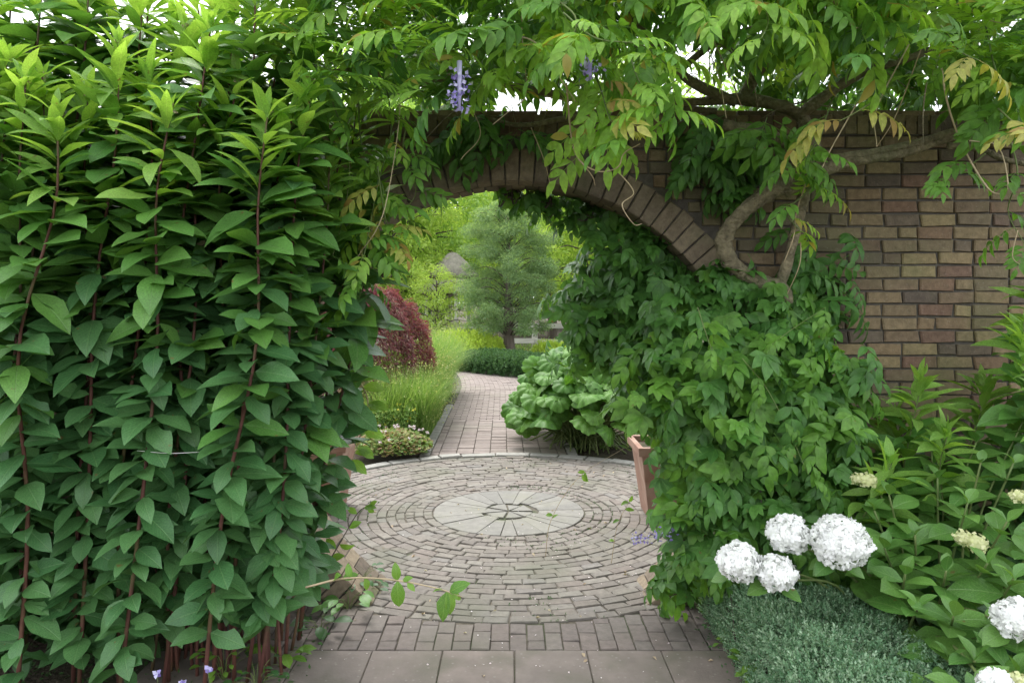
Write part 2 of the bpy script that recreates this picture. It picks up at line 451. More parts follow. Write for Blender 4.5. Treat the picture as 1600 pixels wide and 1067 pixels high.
def leaf_tpl(L, W, n=7, fold=.25, droop=.6, a0=.0, serr=0.0, widest=.42, tip=1.0, wave=0.0, pet=.06, seed=0, bite=0):
    """a leaf blade growing along +Y, face up +Z: two halves folded on the midrib, drooping to the tip"""
    r = np.random.default_rng(seed)
    t = np.linspace(0, 1, n + 1)
    ang = a0 - droop * t ** 1.2
    y = np.concatenate([[0], np.cumsum(np.cos((ang[1:] + ang[:-1]) / 2))]) * L / n
    z = np.concatenate([[0], np.cumsum(np.sin((ang[1:] + ang[:-1]) / 2))]) * L / n
    tt = np.clip((t - pet) / (1 - pet), 0, 1)
    e = math.log(.5) / math.log(widest)
    w = np.sin(PI * np.clip(tt, 0, 1) ** e) ** (.85 * tip)
    w = np.maximum(w * W / 2, .006 * L); w[-1] = 0.0005
    V, U = [], []
    for i in range(n + 1):
        for s in (-1, 0, 1):
            bt = .5 if (bite and s and 1 < i < n - 1 and r.random() < .10 * bite) else 1.0
            ww = bt * w[i] * (1 + (serr * ((i % 2) * 2 - 1) if 0 < i < n else 0) + (r.normal(0, .03) if s else 0))
            zz = z[i] + fold * ww * abs(s) * math.cos(ang[i]) + (wave * L * math.sin(t[i] * 9 + s * 2 + seed) * abs(s) * (w[i] / (W / 2)))
            V.append((s * ww, y[i] - serr * .0, zz)); U.append((.5 + .5 * s * (w[i] / (W / 2)), t[i]))
    V = np.array(V); U = np.array(U)
    Fc = []
    for i in range(n):
        for h in (0, 1):
            a, b, c, d = 3 * i + h, 3 * i + h + 1, 3 * i + h + 4, 3 * i + h + 3
            if i == n - 1:
                Fc.append((a, b, c))
            else:
                Fc += [(a, b, c), (a, c, d)]
    return V, np.array(Fc), U, np.zeros(len(V))


def comp_tpl(pairs, L, W, rachis, droop=.8, ll_droop=.9, seed=0, n=4, spread=60, hang=.35):
    """a pinnate leaf: leaflets in pairs along a drooping midrib, one at the end"""
    r = np.random.default_rng(seed)
    A = Acc()
    t = np.linspace(0, 1, pairs + 2)
    ang = .15 - droop * t
    y = np.concatenate([[0], np.cumsum(np.cos(ang[1:]))]) * rachis / (pairs + 1)
    z = np.concatenate([[0], np.cumsum(np.sin(ang[1:]))]) * rachis / (pairs + 1)
    P = np.stack([np.zeros_like(y), y, z], 1)
    V, Fc = tube(P, np.linspace(.0025, .0012, len(P)), 3, close=False)
    A.add(V, Fc, np.tile([.5, .5], (len(V), 1)), 0.0)
    lf = leaf_tpl(L, W, n, fold=.3, droop=ll_droop, a0=.1, seed=seed, widest=.36, pet=.04)
    for i in range(1, pairs + 2):
        d0 = unit(P[i] - P[i - 1])
        up = unit(np.cross(np.array([1., 0, 0]), d0))
        sides = (-1, 1) if i <= pairs else (0,)
        for s in sides:
            a = math.radians(spread + r.normal(0, 9)) * s * (1 - .35 * t[i])
            d = d0 * math.cos(a) + np.array([1., 0, 0]) * math.sin(a) + np.array([0, 0, -1.]) * (hang * r.uniform(.5, 1.5))
            k = r.uniform(.82, 1.08) * (1 - .25 * abs(t[i] - .5))
            B = basis(d, up + r.normal(0, .18, 3), k)
            A.add(lf[0] @ B.T + P[i], lf[1], lf[2], r.random() * .5)
    return np.concatenate(A.V), np.concatenate(A.F), np.concatenate(A.U), np.concatenate(A.R)


def palm_tpl(k, L, W, droop=.7, seed=0, n=5):
    """lobed leaf: leaflets fanned from one point (a Virginia-creeper-like or lobed leaf)"""
    r = np.random.default_rng(seed)
    A = Acc()
    for i in range(k):
        a = math.radians((i - (k - 1) / 2) * 150 / max(1, k - 1))
        f = 1 - .38 * abs(i - (k - 1) / 2) / ((k - 1) / 2)
        lf = leaf_tpl(L * f, W * f, n, fold=.2, droop=droop, a0=.15, seed=seed + i, widest=.5, serr=.07, pet=.02)
        B = basis([math.sin(a), math.cos(a), 0], [r.normal(0, .1), r.normal(0, .1), 1])
        A.add(lf[0] @ B.T, lf[1], lf[2], .05 * i)
    return np.concatenate(A.V), np.concatenate(A.F), np.concatenate(A.U), np.concatenate(A.R)


def round_tpl(R, lobes=9, droop=.35, seed=0):
    """big round lobed leaf on its stalk, veins raying out"""
    r = np.random.default_rng(seed)
    nr, na = 4, lobes * 4
    V = [(0, 0, -.05 * R)]; U = [(.5, 0)]
    for i in range(1, nr + 1):
        f = i / nr
        for j in range(na):
            a = 2 * PI * j / na
            lob = 1 + (.16 * abs(math.cos(lobes * a / 2)) - .08) * f ** 2 + .05 * math.sin(a * 3 + seed) + (r.normal(0, .035) if i == nr else 0)
            gap = 1 - .45 * max(0, math.cos(a + PI / 2)) ** 10 * f
            rr = R * f * lob * gap
            zz = R * (.22 * f * (1 - f) * 2 - droop * f ** 2.2 * (0.7 + .5 * math.sin(a * 2 + seed)) + .05 * f * math.cos(lobes * a))
            V.append((rr * math.cos(a), rr * math.sin(a), zz)); U.append((.5 + .5 * math.sin(lobes * a / 2) ** 2 * f, f))
    Fc = []
    for j in range(na):
        Fc.append((0, 1 + j, 1 + (j + 1) % na))
    for i in range(nr - 1):
        for j in range(na):
            a, b = 1 + i * na + j, 1 + i * na + (j + 1) % na
            Fc += [(a, a + na, b + na), (a, b + na, b)]
    return np.array(V), np.array(Fc), np.array(U), np.zeros(len(V))


def blade_tpl(n=3, L=1., W=.02, bend=.8):
    V, Fc = [], []
    t = np.linspace(0, 1, n + 1); ang = PI / 2 - bend * t ** 1.5
    y = np.concatenate([[0], np.cumsum(np.cos(ang[1:]))]) * L / n; z = np.concatenate([[0], np.cumsum(np.sin(ang[1:]))]) * L / n
    for i in range(n + 1):
        w = W * (1 - t[i] ** 2) + .0005
        V += [(-w / 2, y[i], z[i]), (w / 2, y[i], z[i])]
    for i in range(n):
        a = 2 * i; Fc += [(a, a + 1, a + 3), (a, a + 3, a + 2)]
    V = np.array(V)
    return V, np.array(Fc), np.tile([.5, .5], (len(V), 1)), np.zeros(len(V))


def quad_tpl(L=1., W=.5, bend=.15):
    V = np.array([(0, 0, 0), (W / 2, L * .45, bend * L * .3), (0, L, -bend * L), (-W / 2, L * .45, bend * L * .3)])
    return V, np.array([(0, 1, 2), (0, 2, 3)]), np.array([(.5, 0), (1, .5), (.5, 1), (0, .5)]), np.zeros(4)


def sprig_tpl(k=10, L=.05, l=.013, w=.007, seed=0):
    """small twig set with tiny leaves"""
    r = np.random.default_rng(seed)
    A = Acc(); q = quad_tpl(l, w)
    for i in range(k):
        t = (i + .5) / k
        az = i * 2.4 + r.normal(0, .3)
        el = .35 + .8 * t
        d = np.array([math.cos(az) * math.cos(el), math.sin(el), math.sin(az) * math.cos(el)])
        B = basis(d, [0, 1, .1], r.uniform(.8, 1.1))
        A.add(q[0] @ B.T + np.array([0, t * L, 0]), q[1], q[2], r.random() * .35)
    return np.concatenate(A.V), np.concatenate(A.F), np.concatenate(A.U), np.concatenate(A.R)


def block(quad, z0, z1, ch=.006, jit=0.0):
    """a stone on a 4-point outline (xy), from z0 up to z1, top edges chamfered: 18 triangles"""
    q = np.asarray(quad, float)
    if jit: q = q + rng.normal(0, jit, q.shape)
    c = q.mean(0)
    d = q - c
    ins = q - unit(d) * ch * 1.4
    tz = z1 + (rng.normal(0, jit * .5, 4) if jit else 0)
    V = np.concatenate([np.c_[q, np.full(4, z0)], np.c_[q, np.full(4, z1 - ch)], np.c_[ins, np.full(4, 0.) + tz]])
    Fc = []
    for lv in (0, 4):
        for i in range(4):
            j = (i + 1) % 4
            Fc += [(lv + i, lv + j, lv + 4 + j), (lv + i, lv + 4 + j, lv + 4 + i)]
    Fc += [(8, 9, 10), (8, 10, 11)]
    return V, np.array(Fc)


def shared_meshes(name, tpls, mat):
    return [mesh(name, t[0], t[1], mat, t[2], t[3]) for t in tpls]


def put(name, me, parent, B, P):
    """one piece as its own object, under parent"""
    o = bpy.data.objects.new(name, me)
    m = Matrix(((B[0][0], B[0][1], B[0][2], P[0] - parent.location.x),
                (B[1][0], B[1][1], B[1][2], P[1] - parent.location.y),
                (B[2][0], B[2][1], B[2][2], P[2] - parent.location.z), (0, 0, 0, 1)))
    COL.objects.link(o)
    o.parent = parent
    o.matrix_basis = m
    return o


# ------------------------------------------------------------------ ground
def ground():
    xs = np.concatenate([np.linspace(-6, 6, 49)]); 
    xs = np.unique(np.concatenate([[-250, -120, -60, -30, -14], xs, [14, 30, 60, 120, 250]]))
    ys = np.unique(np.concatenate([[-60, -20, -6], np.linspace(0, 30, 91), [45, 70, 120, 250, 500]]))
    X, Y = np.meshgrid(xs, ys)
    Z = np.full_like(X, -.05) + rng.normal(0, .006, X.shape)
    V = np.stack([X, Y, Z], -1).reshape(-1, 3); nx = len(xs)
    Fc = [(j * nx + i, j * nx + i + 1, (j + 1) * nx + i + 1, (j + 1) * nx + i) for j in range(len(ys) - 1) for i in range(nx - 1)]
    o = link('ground', mesh('ground', V, Fc, M['soil']), kind='structure')
    tag(o, 'dark garden soil of the beds beside the paving', 'ground', kind='structure')
ground()

# ------------------------------------------------------------------ the round brick paving with its stone disc
CX, CY = -.03, 6.22
R0, R1 = .665, 2.16


def poly_sheet(name, quads, z, mat, parent):
    A = Acc()
    for q in quads:
        A.add(np.c_[np.asarray(q, float), np.full(4, z)], [(0, 1, 2), (0, 2, 3)], None, .3)
    return A.build(name, mat, parent, smooth=False)


def paved_circle():
    t = thing('paved_circle', (CX, CY, 0), 'round court of grey brown bricks laid in rings about a pale stone disc', 'paving', kind='structure')
    na = 64
    quads = [[(CX, CY), (CX + 2.36 * math.cos(a), CY + 2.36 * math.sin(a)), (CX + 2.36 * math.cos(a + PI / na), CY + 2.36 * math.sin(a + PI / na)),
              (CX + 2.36 * math.cos(a + 2 * PI / na), CY + 2.36 * math.sin(a + 2 * PI / na))] for a in np.arange(na) * 2 * PI / na]
    poly_sheet('joint_sand', quads, -.010, M['joint'], t)
    rings = 19
    w = (R1 - R0) / rings
    pieces = []
    for k in range(rings):
        r0 = R0 + k * w
        rm = r0 + w / 2
        a = rng.uniform(0, 2 * PI); end = a + 2 * PI
        while a < end - .02:
            ln = rng.choice([.18, .155, .125, .20], p=[.35, .3, .2, .15]) * rng.uniform(.93, 1.06)
            if rm < .9: ln *= .62
            da = ln / rm
            if end - (a + da) < .06 / rm: da = end - a
            g = .0025 / rm
            wo = rng.normal(0, .004, 2)
            aa, bb = a + g, a + da - g
            ri, ro = r0 + .0022 + wo[0] * .7, r0 + w - .0022 + wo[1] * .7
            sk = rng.normal(0, .006) / rm
            q = [(CX + ri * math.cos(aa), CY + ri * math.sin(aa)), (CX + ro * math.cos(aa + sk), CY + ro * math.sin(aa + sk)),
                 (CX + ro * math.cos(bb + sk), CY + ro * math.sin(bb + sk)), (CX + ri * math.cos(bb), CY + ri * math.sin(bb))]
            q = q[::-1]
            m = np.mean(q, 0)
            if abs(m[0]) < 1.6 or m[1] < CY + 5:
                pieces.append((m, q))
            a += da
    # bricks nearest the viewer and in the open are parts; the rest is one joined part
    def vis(m):
        px = 800 + m[0] / m[1] * F
        return (m[1] if 515 < px < 1090 else m[1] + 8)
    pieces.sort(key=lambda p: vis(p[0]))
    A = Acc()
    for i, (m, q) in enumerate(pieces):
        dz = rng.normal(0, .0028)
        V, Fc = block(q, -.05, dz, .006, .0022)
        if i < 300:
            link('paving_brick', mesh('paving_brick', V - np.array([m[0], m[1], 0]), Fc, M['paver'], smooth=False), t, loc=(m[0] - CX, m[1] - CY, 0))
        else:
            A.add(V, Fc)
    A.build('paving_brick', M['paver'], t, 'stuff', smooth=False)
    # stone disc: an outer ring of long wedges, a broken inner star and a hub
    cuts = np.sort((np.arange(22) + rng.uniform(-.28, .28, 22)) * 2 * PI / 22)
    for i in range(22):
        a, b = cuts[i], cuts[(i + 1) % 22] + (2 * PI if i == 21 else 0)
        ri = .23 + rng.uniform(-.03, .05)
        g = .002
        if (b - a) * R0 > .01:
            q = [(CX + r * math.cos(x), CY + r * math.sin(x)) for r, x in
                 ((ri, a + g / ri), (ri, b - g / ri), (R0 - .008, b - g / R0), (R0 - .008, a + g / R0))]
            m_ = np.mean(q, 0)
            if ri > .25 or True:
                mid = (a + b) / 2
                # curved outer edge from two blocks welded: use six-point outline
                n5 = 5
                pts = [(ri, x) for x in np.linspace(a + g / ri, b - g / ri, 3)] + [(R0 - .008, x) for x in np.linspace(b - g / R0, a + g / R0, n5)]
                P = np.array([(CX + r * math.cos(x), CY + r * math.sin(x)) for r, x in pts])
                P = P + rng.normal(0, .0015, P.shape)
                c = P.mean(0); ins = P + (c - P) * .025
                k = len(P); zt = .003 + rng.normal(0, .0015)
                V = np.concatenate([np.c_[P, np.full(k, -.05)], np.c_[P, np.full(k, zt - .004)], np.c_[ins, np.full(k, zt)], [[c[0], c[1], zt]]])
                Fc = []
                for lv in (0, k):
                    for u in range(k):
                        v = (u + 1) % k
                        Fc += [(lv + u, lv + v, lv + k + v), (lv + u, lv + k + v, lv + k + u)]
                for u in range(k):
                    Fc.append((2 * k + u, 2 * k + (u + 1) % k, 3 * k))
                link('stone_wedge', mesh('stone_wedge', V - np.array([c[0], c[1], 0]), Fc, M['disc'], smooth=False), t, loc=(c[0] - CX, c[1] - CY, 0))
    k = 7
    cc = np.sort((np.arange(k) + rng.uniform(-.3, .3, k)) * 2 * PI / k)
    for i in range(k):
        a, b = cc[i], cc[(i + 1) % k] + (2 * PI if i == k - 1 else 0)
        ro = .205 + rng.uniform(-.02, .015)
        q = [(CX + .02 * math.cos((a + b) / 2), CY + .02 * math.sin((a + b) / 2))] + [(CX + ro * math.cos(x), CY + ro * math.sin(x)) for x in (a + .05, (a + b) / 2, b - .05)]
        V, Fc = block(q, -.05, .002 + rng.normal(0, .003), .004, .003)
        link('centre_stone', mesh('centre_stone', V - np.array([CX, CY, 0]), Fc, M['disc'], smooth=False), t, loc=(0, 0, 0))
    # pale kerb stones round the far rim
    a = math.radians(8)
    while a < math.radians(172):
        ln = rng.uniform(.24, .42); da = ln / 2.24
        q = [(CX + r * math.cos(x), CY + r * math.sin(x)) for r, x in ((2.18, a + .003), (2.18 + .14, a + .003), (2.18 + .14, a + da - .003), (2.18, a + da - .003))][::-1]
        V, Fc = block(q, -.06, .018 + rng.normal(0, .004), .008, .003)
        m = np.mean(q, 0)
        link('kerb_stone', mesh('kerb_stone', V - np.array([m[0], m[1], 0]), Fc, M['kerb'], smooth=False), t, loc=(m[0] - CX, m[1] - CY, 0))
        a += da
paved_circle()

YB = 3.74    # the front slabs end here


def front_paving():
    t = thing('brick_pavement', (0, 3.95, 0), 'strip of purple grey bricks laid end-on between the stone slabs and the round court', 'pavement', kind='structure')
    poly_sheet('joint_sand', [[(-1.7, YB - .02), (1.7, YB - .02), (1.7, 4.6), (-1.7, 4.6)]], -.011, M['joint'], t)
    def clip(x):   # front edge of the rings at x
        d = R1 ** 2 - (x - CX) ** 2
        return CY - math.sqrt(max(d, 0.0)) if d > 0 else CY
    x = -1.62
    n = 0
    while x < 1.62:
        w = rng.uniform(.094, .104)
        y = YB + .004
        first = True
        while y < min(clip(x + w / 2) - .02, 4.34):
            ln = .2 if not (first and n % 2) else .1
            ln *= rng.uniform(.96, 1.04)
            ye = min(y + ln, clip(x + w / 2) - .008)
            if ye - y < .035: break
            q = [(x + .003, y + .003), (x + w - .003, y + .003), (x + w - .003, ye - .003), (x + .003, ye - .003)]
            V, Fc = block(q, -.05, rng.normal(0, .0025), .004, .0016)
            m = np.mean(q, 0)
            link('paving_brick', mesh('paving_brick', V - np.array([m[0], m[1], 0]), Fc, M['paver2'], smooth=False), t, loc=(m[0], m[1] - 3.95, 0))
            y = ye; first = False
        x += w; n += 1
    s = thing('slab_pavement', (0, 3.4, 0), 'row of large worn stone slabs along the near edge of the picture', 'pavement', kind='structure')
    poly_sheet('joint_sand', [[(-1.9, 1.2), (1.9, 1.2), (1.9, YB), (-1.9, YB)]], -.008, M['joint'], s)
    xs = [-1.85, -1.47, -1.105, -.735, -.365, .013, .392, .785, 1.16, 1.53, 1.88]
    for r_, (y0, y1) in enumerate(((3.14, YB), (2.54, 3.14), (1.94, 2.54))):
        for i in range(len(xs) - 1):
            q = np.array([(xs[i] + .0025, y0 + .003), (xs[i + 1] - .0025, y0 + .003), (xs[i + 1] - .0025, y1 - .002), (xs[i] + .0025, y1 - .002)])
            V, Fc = block(q, -.05, .003 + rng.normal(0, .0015), .005, .0012)
            m = q.mean(0)
            link('slab', mesh('slab', V - np.array([m[0], m[1], 0]), Fc, M['slab'], smooth=False), s, loc=(m[0], m[1] - 3.4, 0))
front_paving()


def path_edges(y):
    """left and right edge of the garden path behind the court"""
    l = -.98 - .014 * (y - 8.5) ** 1.0 - .0
    bend = max(0, y - 14.5)
    l -= .035 * bend ** 1.75
    r = .66 - .012 * (y - 8.5) - .040 * bend ** 1.75
    return l, r


def back_path():
    t = thing('garden_path', (0, 12, 0), 'pinkish brick path leading away beyond the gate and bending out of sight', 'path', kind='structure')
    quads = []
    ys = np.arange(8.3, 23, .4)
    for a in ys:
        l0, r0 = path_edges(a); l1, r1 = path_edges(a + .4)
        quads.append([(l0 - .1, a), (r0 + .1, a), (r1 + .1, a + .4), (l1 - .1, a + .4)])
    poly_sheet('joint_sand', quads, -.02, M['joint'], t)
    A = Acc(); y = 8.25; row = 0; n = 0
    while y < 22.6:
        l, r = path_edges(y)
        d = .105 if y < 10.9 else .1
        # edge sett
        x = l
        first = True
        while x < r - .03:
            ln = .1 if first and y < 10.9 else (.205 if y < 10.9 else .205)
            if row % 2 and first and y >= 10.9: ln = .1
            xe = min(x + ln, r)
            q = [(x + .004, y + .004), (xe - .004, y + .004), (xe - .004, y + d - .004), (x + .004, y + d - .004)]
            m = np.mean(q, 0)
            if (m[0] - CX) ** 2 + (m[1] - CY) ** 2 > 2.36 ** 2:
                V, Fc = block(q, -.05, rng.normal(0, .002), .004, .001)
                if n < 290 and m[1] < 11.5:
                    link('paving_brick', mesh('paving_brick', V - np.array([m[0], m[1], 0]), Fc, M['pathbrick'], smooth=False), t, loc=(m[0], m[1] - 12, 0)); n += 1
                else:
                    A.add(V, Fc)
            x = xe; first = False
        y += d; row += 1
    A.build('paving_brick', M['pathbrick'], t, 'stuff', smooth=False)
    for s in (0, 1):
        y = 8.45
        while y < 12.5:
            e = path_edges(y)[s]
            x0, x1 = (e - .12, e - .01) if s == 0 else (e + .01, e + .12)
            ln = rng.uniform(.16, .24)
            q = [(x0, y + .004), (x1, y + .004), (x1, y + ln - .004), (x0, y + ln - .004)]
            V, Fc = block(q, -.05, .01 + rng.normal(0, .004), .006, .002); m = np.mean(q, 0)
            link('edging_stone', mesh('edging_stone', V - np.array([m[0], m[1], 0]), Fc, M['kerb'], smooth=False), t, loc=(m[0], m[1] - 12, 0))
            y += ln
back_path()

# ------------------------------------------------------------------ the brick wall with its round gate
WF, WB = 4.30, 4.72         # front and back face
GX, GZ, GR = 0.0, 1.15, 1.42   # centre and radius of the round opening
WTOP = 2.84


def garden_wall():
    t = thing('brick_wall', (0, WF, 0), 'old dark brown brick garden wall pierced by a round moon gate', 'wall')
    # mortar core with the round hole
    x0, x1, z0, z1 = -5.2, 6.0, -.32, WTOP
    R = GR + .01
    angs = list(np.arange(96) * 2 * PI / 96)
    for cx, cz in ((x0, z0), (x1, z0), (x1, z1), (x0, z1)):
        angs.append(math.atan2(cz - GZ, cx - GX) % (2 * PI))
    angs = sorted(angs); k = len(angs)
    ins, outs = [], []
    for a in angs:
        c, s = math.cos(a), math.sin(a)
        ins.append((GX + R * c, GZ + R * s))
        tt = min([v for v in (((x1 if c > 0 else x0) - GX) / c if abs(c) > 1e-6 else 1e9, ((z1 if s > 0 else z0) - GZ) / s if abs(s) > 1e-6 else 1e9)])
        outs.append((GX + tt * c, GZ + tt * s))
    f, b = WF + .017, WB - .017
    V = [(p[0], f, p[1]) for p in ins] + [(p[0], f, p[1]) for p in outs] + [(p[0], b, p[1]) for p in ins] + [(p[0], b, p[1]) for p in outs]
    Fc = []
    for i in range(k):
        j = (i + 1) % k
        Fc += [(i, k + i, k + j, j), (2 * k + i, 2 * k + j, 3 * k + j, 3 * k + i), (i, j, 2 * k + j, 2 * k + i), (k + i, 3 * k + i, 3 * k + j, k + j)]
    link('mortar', mesh('mortar', V, Fc, M['mortar'], smooth=False), t)
    # shared bricks
    def brick_mesh(L, H, D, seed):
        r = np.random.default_rng(seed)
        q = np.array([(-L / 2, -H / 2), (L / 2, -H / 2), (L / 2, H / 2), (-L / 2, H / 2)]) + r.normal(0, .003, (4, 2))
        Vb, Fb = block(q, 0, D, .006)
        Vb[8:, 2] += r.normal(0, .0015, 4)
        Vb = np.stack([Vb[:, 0], -Vb[:, 2] + D, Vb[:, 1]], 1)      # front faces -Y; front plane at y=0
        return Vb, Fb
    BL, BH, GAP, DEP = .206, .0655, .013, .09
    course = BH + GAP
    stretch = [brick_mesh(BL, BH, DEP, i) for i in range(7)]
    head = [brick_mesh(.098, BH, DEP, 20 + i) for i in range(4)]
    sm = [mesh('brick', v, fc, M['brick'], smooth=False) for v, fc in stretch]
    hm = [mesh('brick', v, fc, M['brick'], smooth=False) for v, fc in head]
    A = Acc(); AB = Acc(); cand = []
    nC = int((WTOP + .02) / course) + 1
    for side, acc in ((0, A), (1, AB)):
        for c in range(-2, nC):
            zc = WTOP - .006 - BH / 2 - c * course
            if zc < -.1: break
            x = -5.2 + (c % 2) * .109 + rng.uniform(-.01, .01)
            while x < 5.95:
                hd = rng.random() < .16
                L = .098 if hd else BL
                xc = x + L / 2
                # cut where the ring of arch bricks stands
                rr = GR + .208
                dz = min(abs(zc + BH / 2 - GZ), abs(zc - BH / 2 - GZ)) if abs(zc - GZ) > BH / 2 else 0
                hw = math.sqrt(rr ** 2 - dz ** 2) if dz < rr else 0
                a, b_ = x, x + L
                x += L + GAP
                cut = False
                if hw > 0:
                    if a > -hw and b_ < hw: continue
                    if a < hw < b_ and a > -hw: a = hw; cut = True
                    elif a < -hw < b_: b_ = -hw; cut = True
                if b_ - a < .025: continue
                if side == 0:
                    cand.append(((a + b_) / 2, zc, b_ - a, L, hd))
                else:
                    v, fc = stretch[0]
                    v = v * np.array([(b_ - a) / BL, -1, 1]) + np.array([(a + b_) / 2, WB, zc])
                    acc.add(v, fc[:, ::-1])
    def seen(c):
        px = 800 + c[0] / WF * F; py = HY - (c[1] - CAM_H) / WF * F
        s = 0
        if px < 620 or px > 1640: s += 100
        if py > 700: s += 50
        if 1150 < px < 1300 and py > 450: s += 30
        if px < 1150 and py > 400: s += 40
        return s + abs(px - 1380) / 1000
    cand.sort(key=seen)
    for i, (xc, zc, w, L, hd) in enumerate(cand):
        pr = rng.normal(0, .0025)
        yy = WF + pr
        if i < 300:
            o = bpy.data.objects.new('brick', random.choice(hm if hd else sm))
            COL.objects.link(o); o.parent = t
            o.location = (xc, yy - WF, zc)
            o.scale = (w / (.098 if hd else BL), 1, 1)
            o.rotation_euler = (rng.normal(0, .006), rng.normal(0, .006), 0)
        else:
            v, fc = stretch[i % 7]
            A.add(v * np.array([w / BL, 1, 1]) + np.array([xc, yy, zc]), fc)
    A.build('brick', M['brick'], t, 'stuff', smooth=False)
    AB.build('brick', M['brick'], t, 'stuff', smooth=False)
    # ring of wedge bricks round the gate, two deep
    N = 104
    da = 2 * PI / N
    def wedge(seed, r0, r1, D):
        r = np.random.default_rng(seed)
        g0, g1 = .004 / r0, .004 / r1
        q = np.array([(r0 * math.cos(-da / 2 + g0), r0 * math.sin(-da / 2 + g0)), (r1 * math.cos(-da / 2 + g1), r1 * math.sin(-da / 2 + g1)),
                      (r1 * math.cos(da / 2 - g1), r1 * math.sin(da / 2 - g1)), (r0 * math.cos(da / 2 - g0), r0 * math.sin(da / 2 - g0))])
        q += r.normal(0, .002, q.shape)
        Vb, Fb = block(q, 0, D, .006)
        return np.stack([Vb[:, 0], -Vb[:, 2] + D, Vb[:, 1]], 1), Fb
    wm = [mesh('arch_brick', *wedge(40 + i, GR, GR + .195, .2), M['archbrick'], smooth=False) for i in range(5)]
    wb = [mesh('arch_brick', *wedge(60 + i, GR, GR + .215, .2), M['archbrick'], smooth=False) for i in range(5)]
    for i in range(N):
        a = i * da
        if GZ + (GR + .1) * math.sin(a) < -.16: continue
        for row in (0, 1):
            o = bpy.data.objects.new('arch_brick', (wm if row == 0 else wb)[i % 5])
            COL.objects.link(o); o.parent = t
            o.location = (GX, (-.004 + rng.normal(0, .002)) if row == 0 else .212, GZ)
            o.rotation_euler = (0, -a - (da / 2 if row else 0), 0)
            k = 1 + rng.normal(0, .002); o.scale = (k, 1, k)
    # capping bricks on edge along the top
    cv, cf = block([(-.031, -.22), (.031, -.22), (.031, .22), (-.031, .22)], 0, .118, .008)
    cms = []
    for i in range(5):
        v = cv.copy(); v[4:] += rng.normal(0, .0018, v[4:].shape)
        cms.append(mesh('cap_brick', v, cf, M['brick'], smooth=False))
    C = Acc(); x = -5.2
    while x < 5.95:
        px = 800 + x / WF * F
        z = WTOP + .008 + rng.normal(0, .0015)
        if 600 < px < 1640:
            o = bpy.data.objects.new('cap_brick', random.choice(cms)); COL.objects.link(o); o.parent = t
            o.location = (x, .21 + rng.normal(0, .003), z); o.rotation_euler = (0, rng.normal(0, .008), rng.normal(0, .006))
        else:
            C.add(cv + np.array([x, WF + .21, z]), cf)
        x += .0725
    C.build('cap_brick', M['brick'], t, 'stuff', smooth=False)
    A = Acc()
    A.add(np.array([(-5.2, WF + .004, WTOP), (5.98, WF + .004, WTOP), (5.98, WF + .415, WTOP), (-5.2, WF + .415, WTOP),
                    (-5.2, WF + .004, WTOP + .1), (5.98, WF + .004, WTOP + .1), (5.98, WF + .415, WTOP + .1), (-5.2, WF + .415, WTOP + .1)]),
          [(0, 1, 5), (0, 5, 4), (2, 3, 7), (2, 7, 6), (4, 5, 6), (4, 6, 7)])
    A.build('cap_mortar', M['mortar'], t, smooth=False)
    return t
garden_wall()


# ------------------------------------------------------------------ background beyond the gate
Q = quad_tpl()


def leaf_cloud(A, centres, radii, n, size, slim=.4, droop=0.0, up=.5, flat=1.0):
    """n small leaves through the clumps; they face outward and up, tips droop"""
    centres = np.asarray(centres); radii = np.asarray(radii)
    w = radii ** 2; idx = rng.choice(len(centres), n, p=w / w.sum())
    d = unit(rng.normal(0, 1, (n, 3)))
    rad = rng.random(n) ** .45
    off = d * (radii[idx] * rad)[:, None]; off[:, 2] *= flat
    P = centres[idx] + off
    dirs = unit(d + rng.normal(0, .6, (n, 3)) + np.array([0, 0, -droop]))
    nrm = unit(rng.normal(0, .6, (n, 3)) + d * .5 + np.array([0, 0, up]))
    s = size * rng.uniform(.6, 1.3, n)
    B = basis(dirs, nrm, s)
    B[:, :, 0] *= slim / .5
    A.scatter(Q, B, P)
    return P


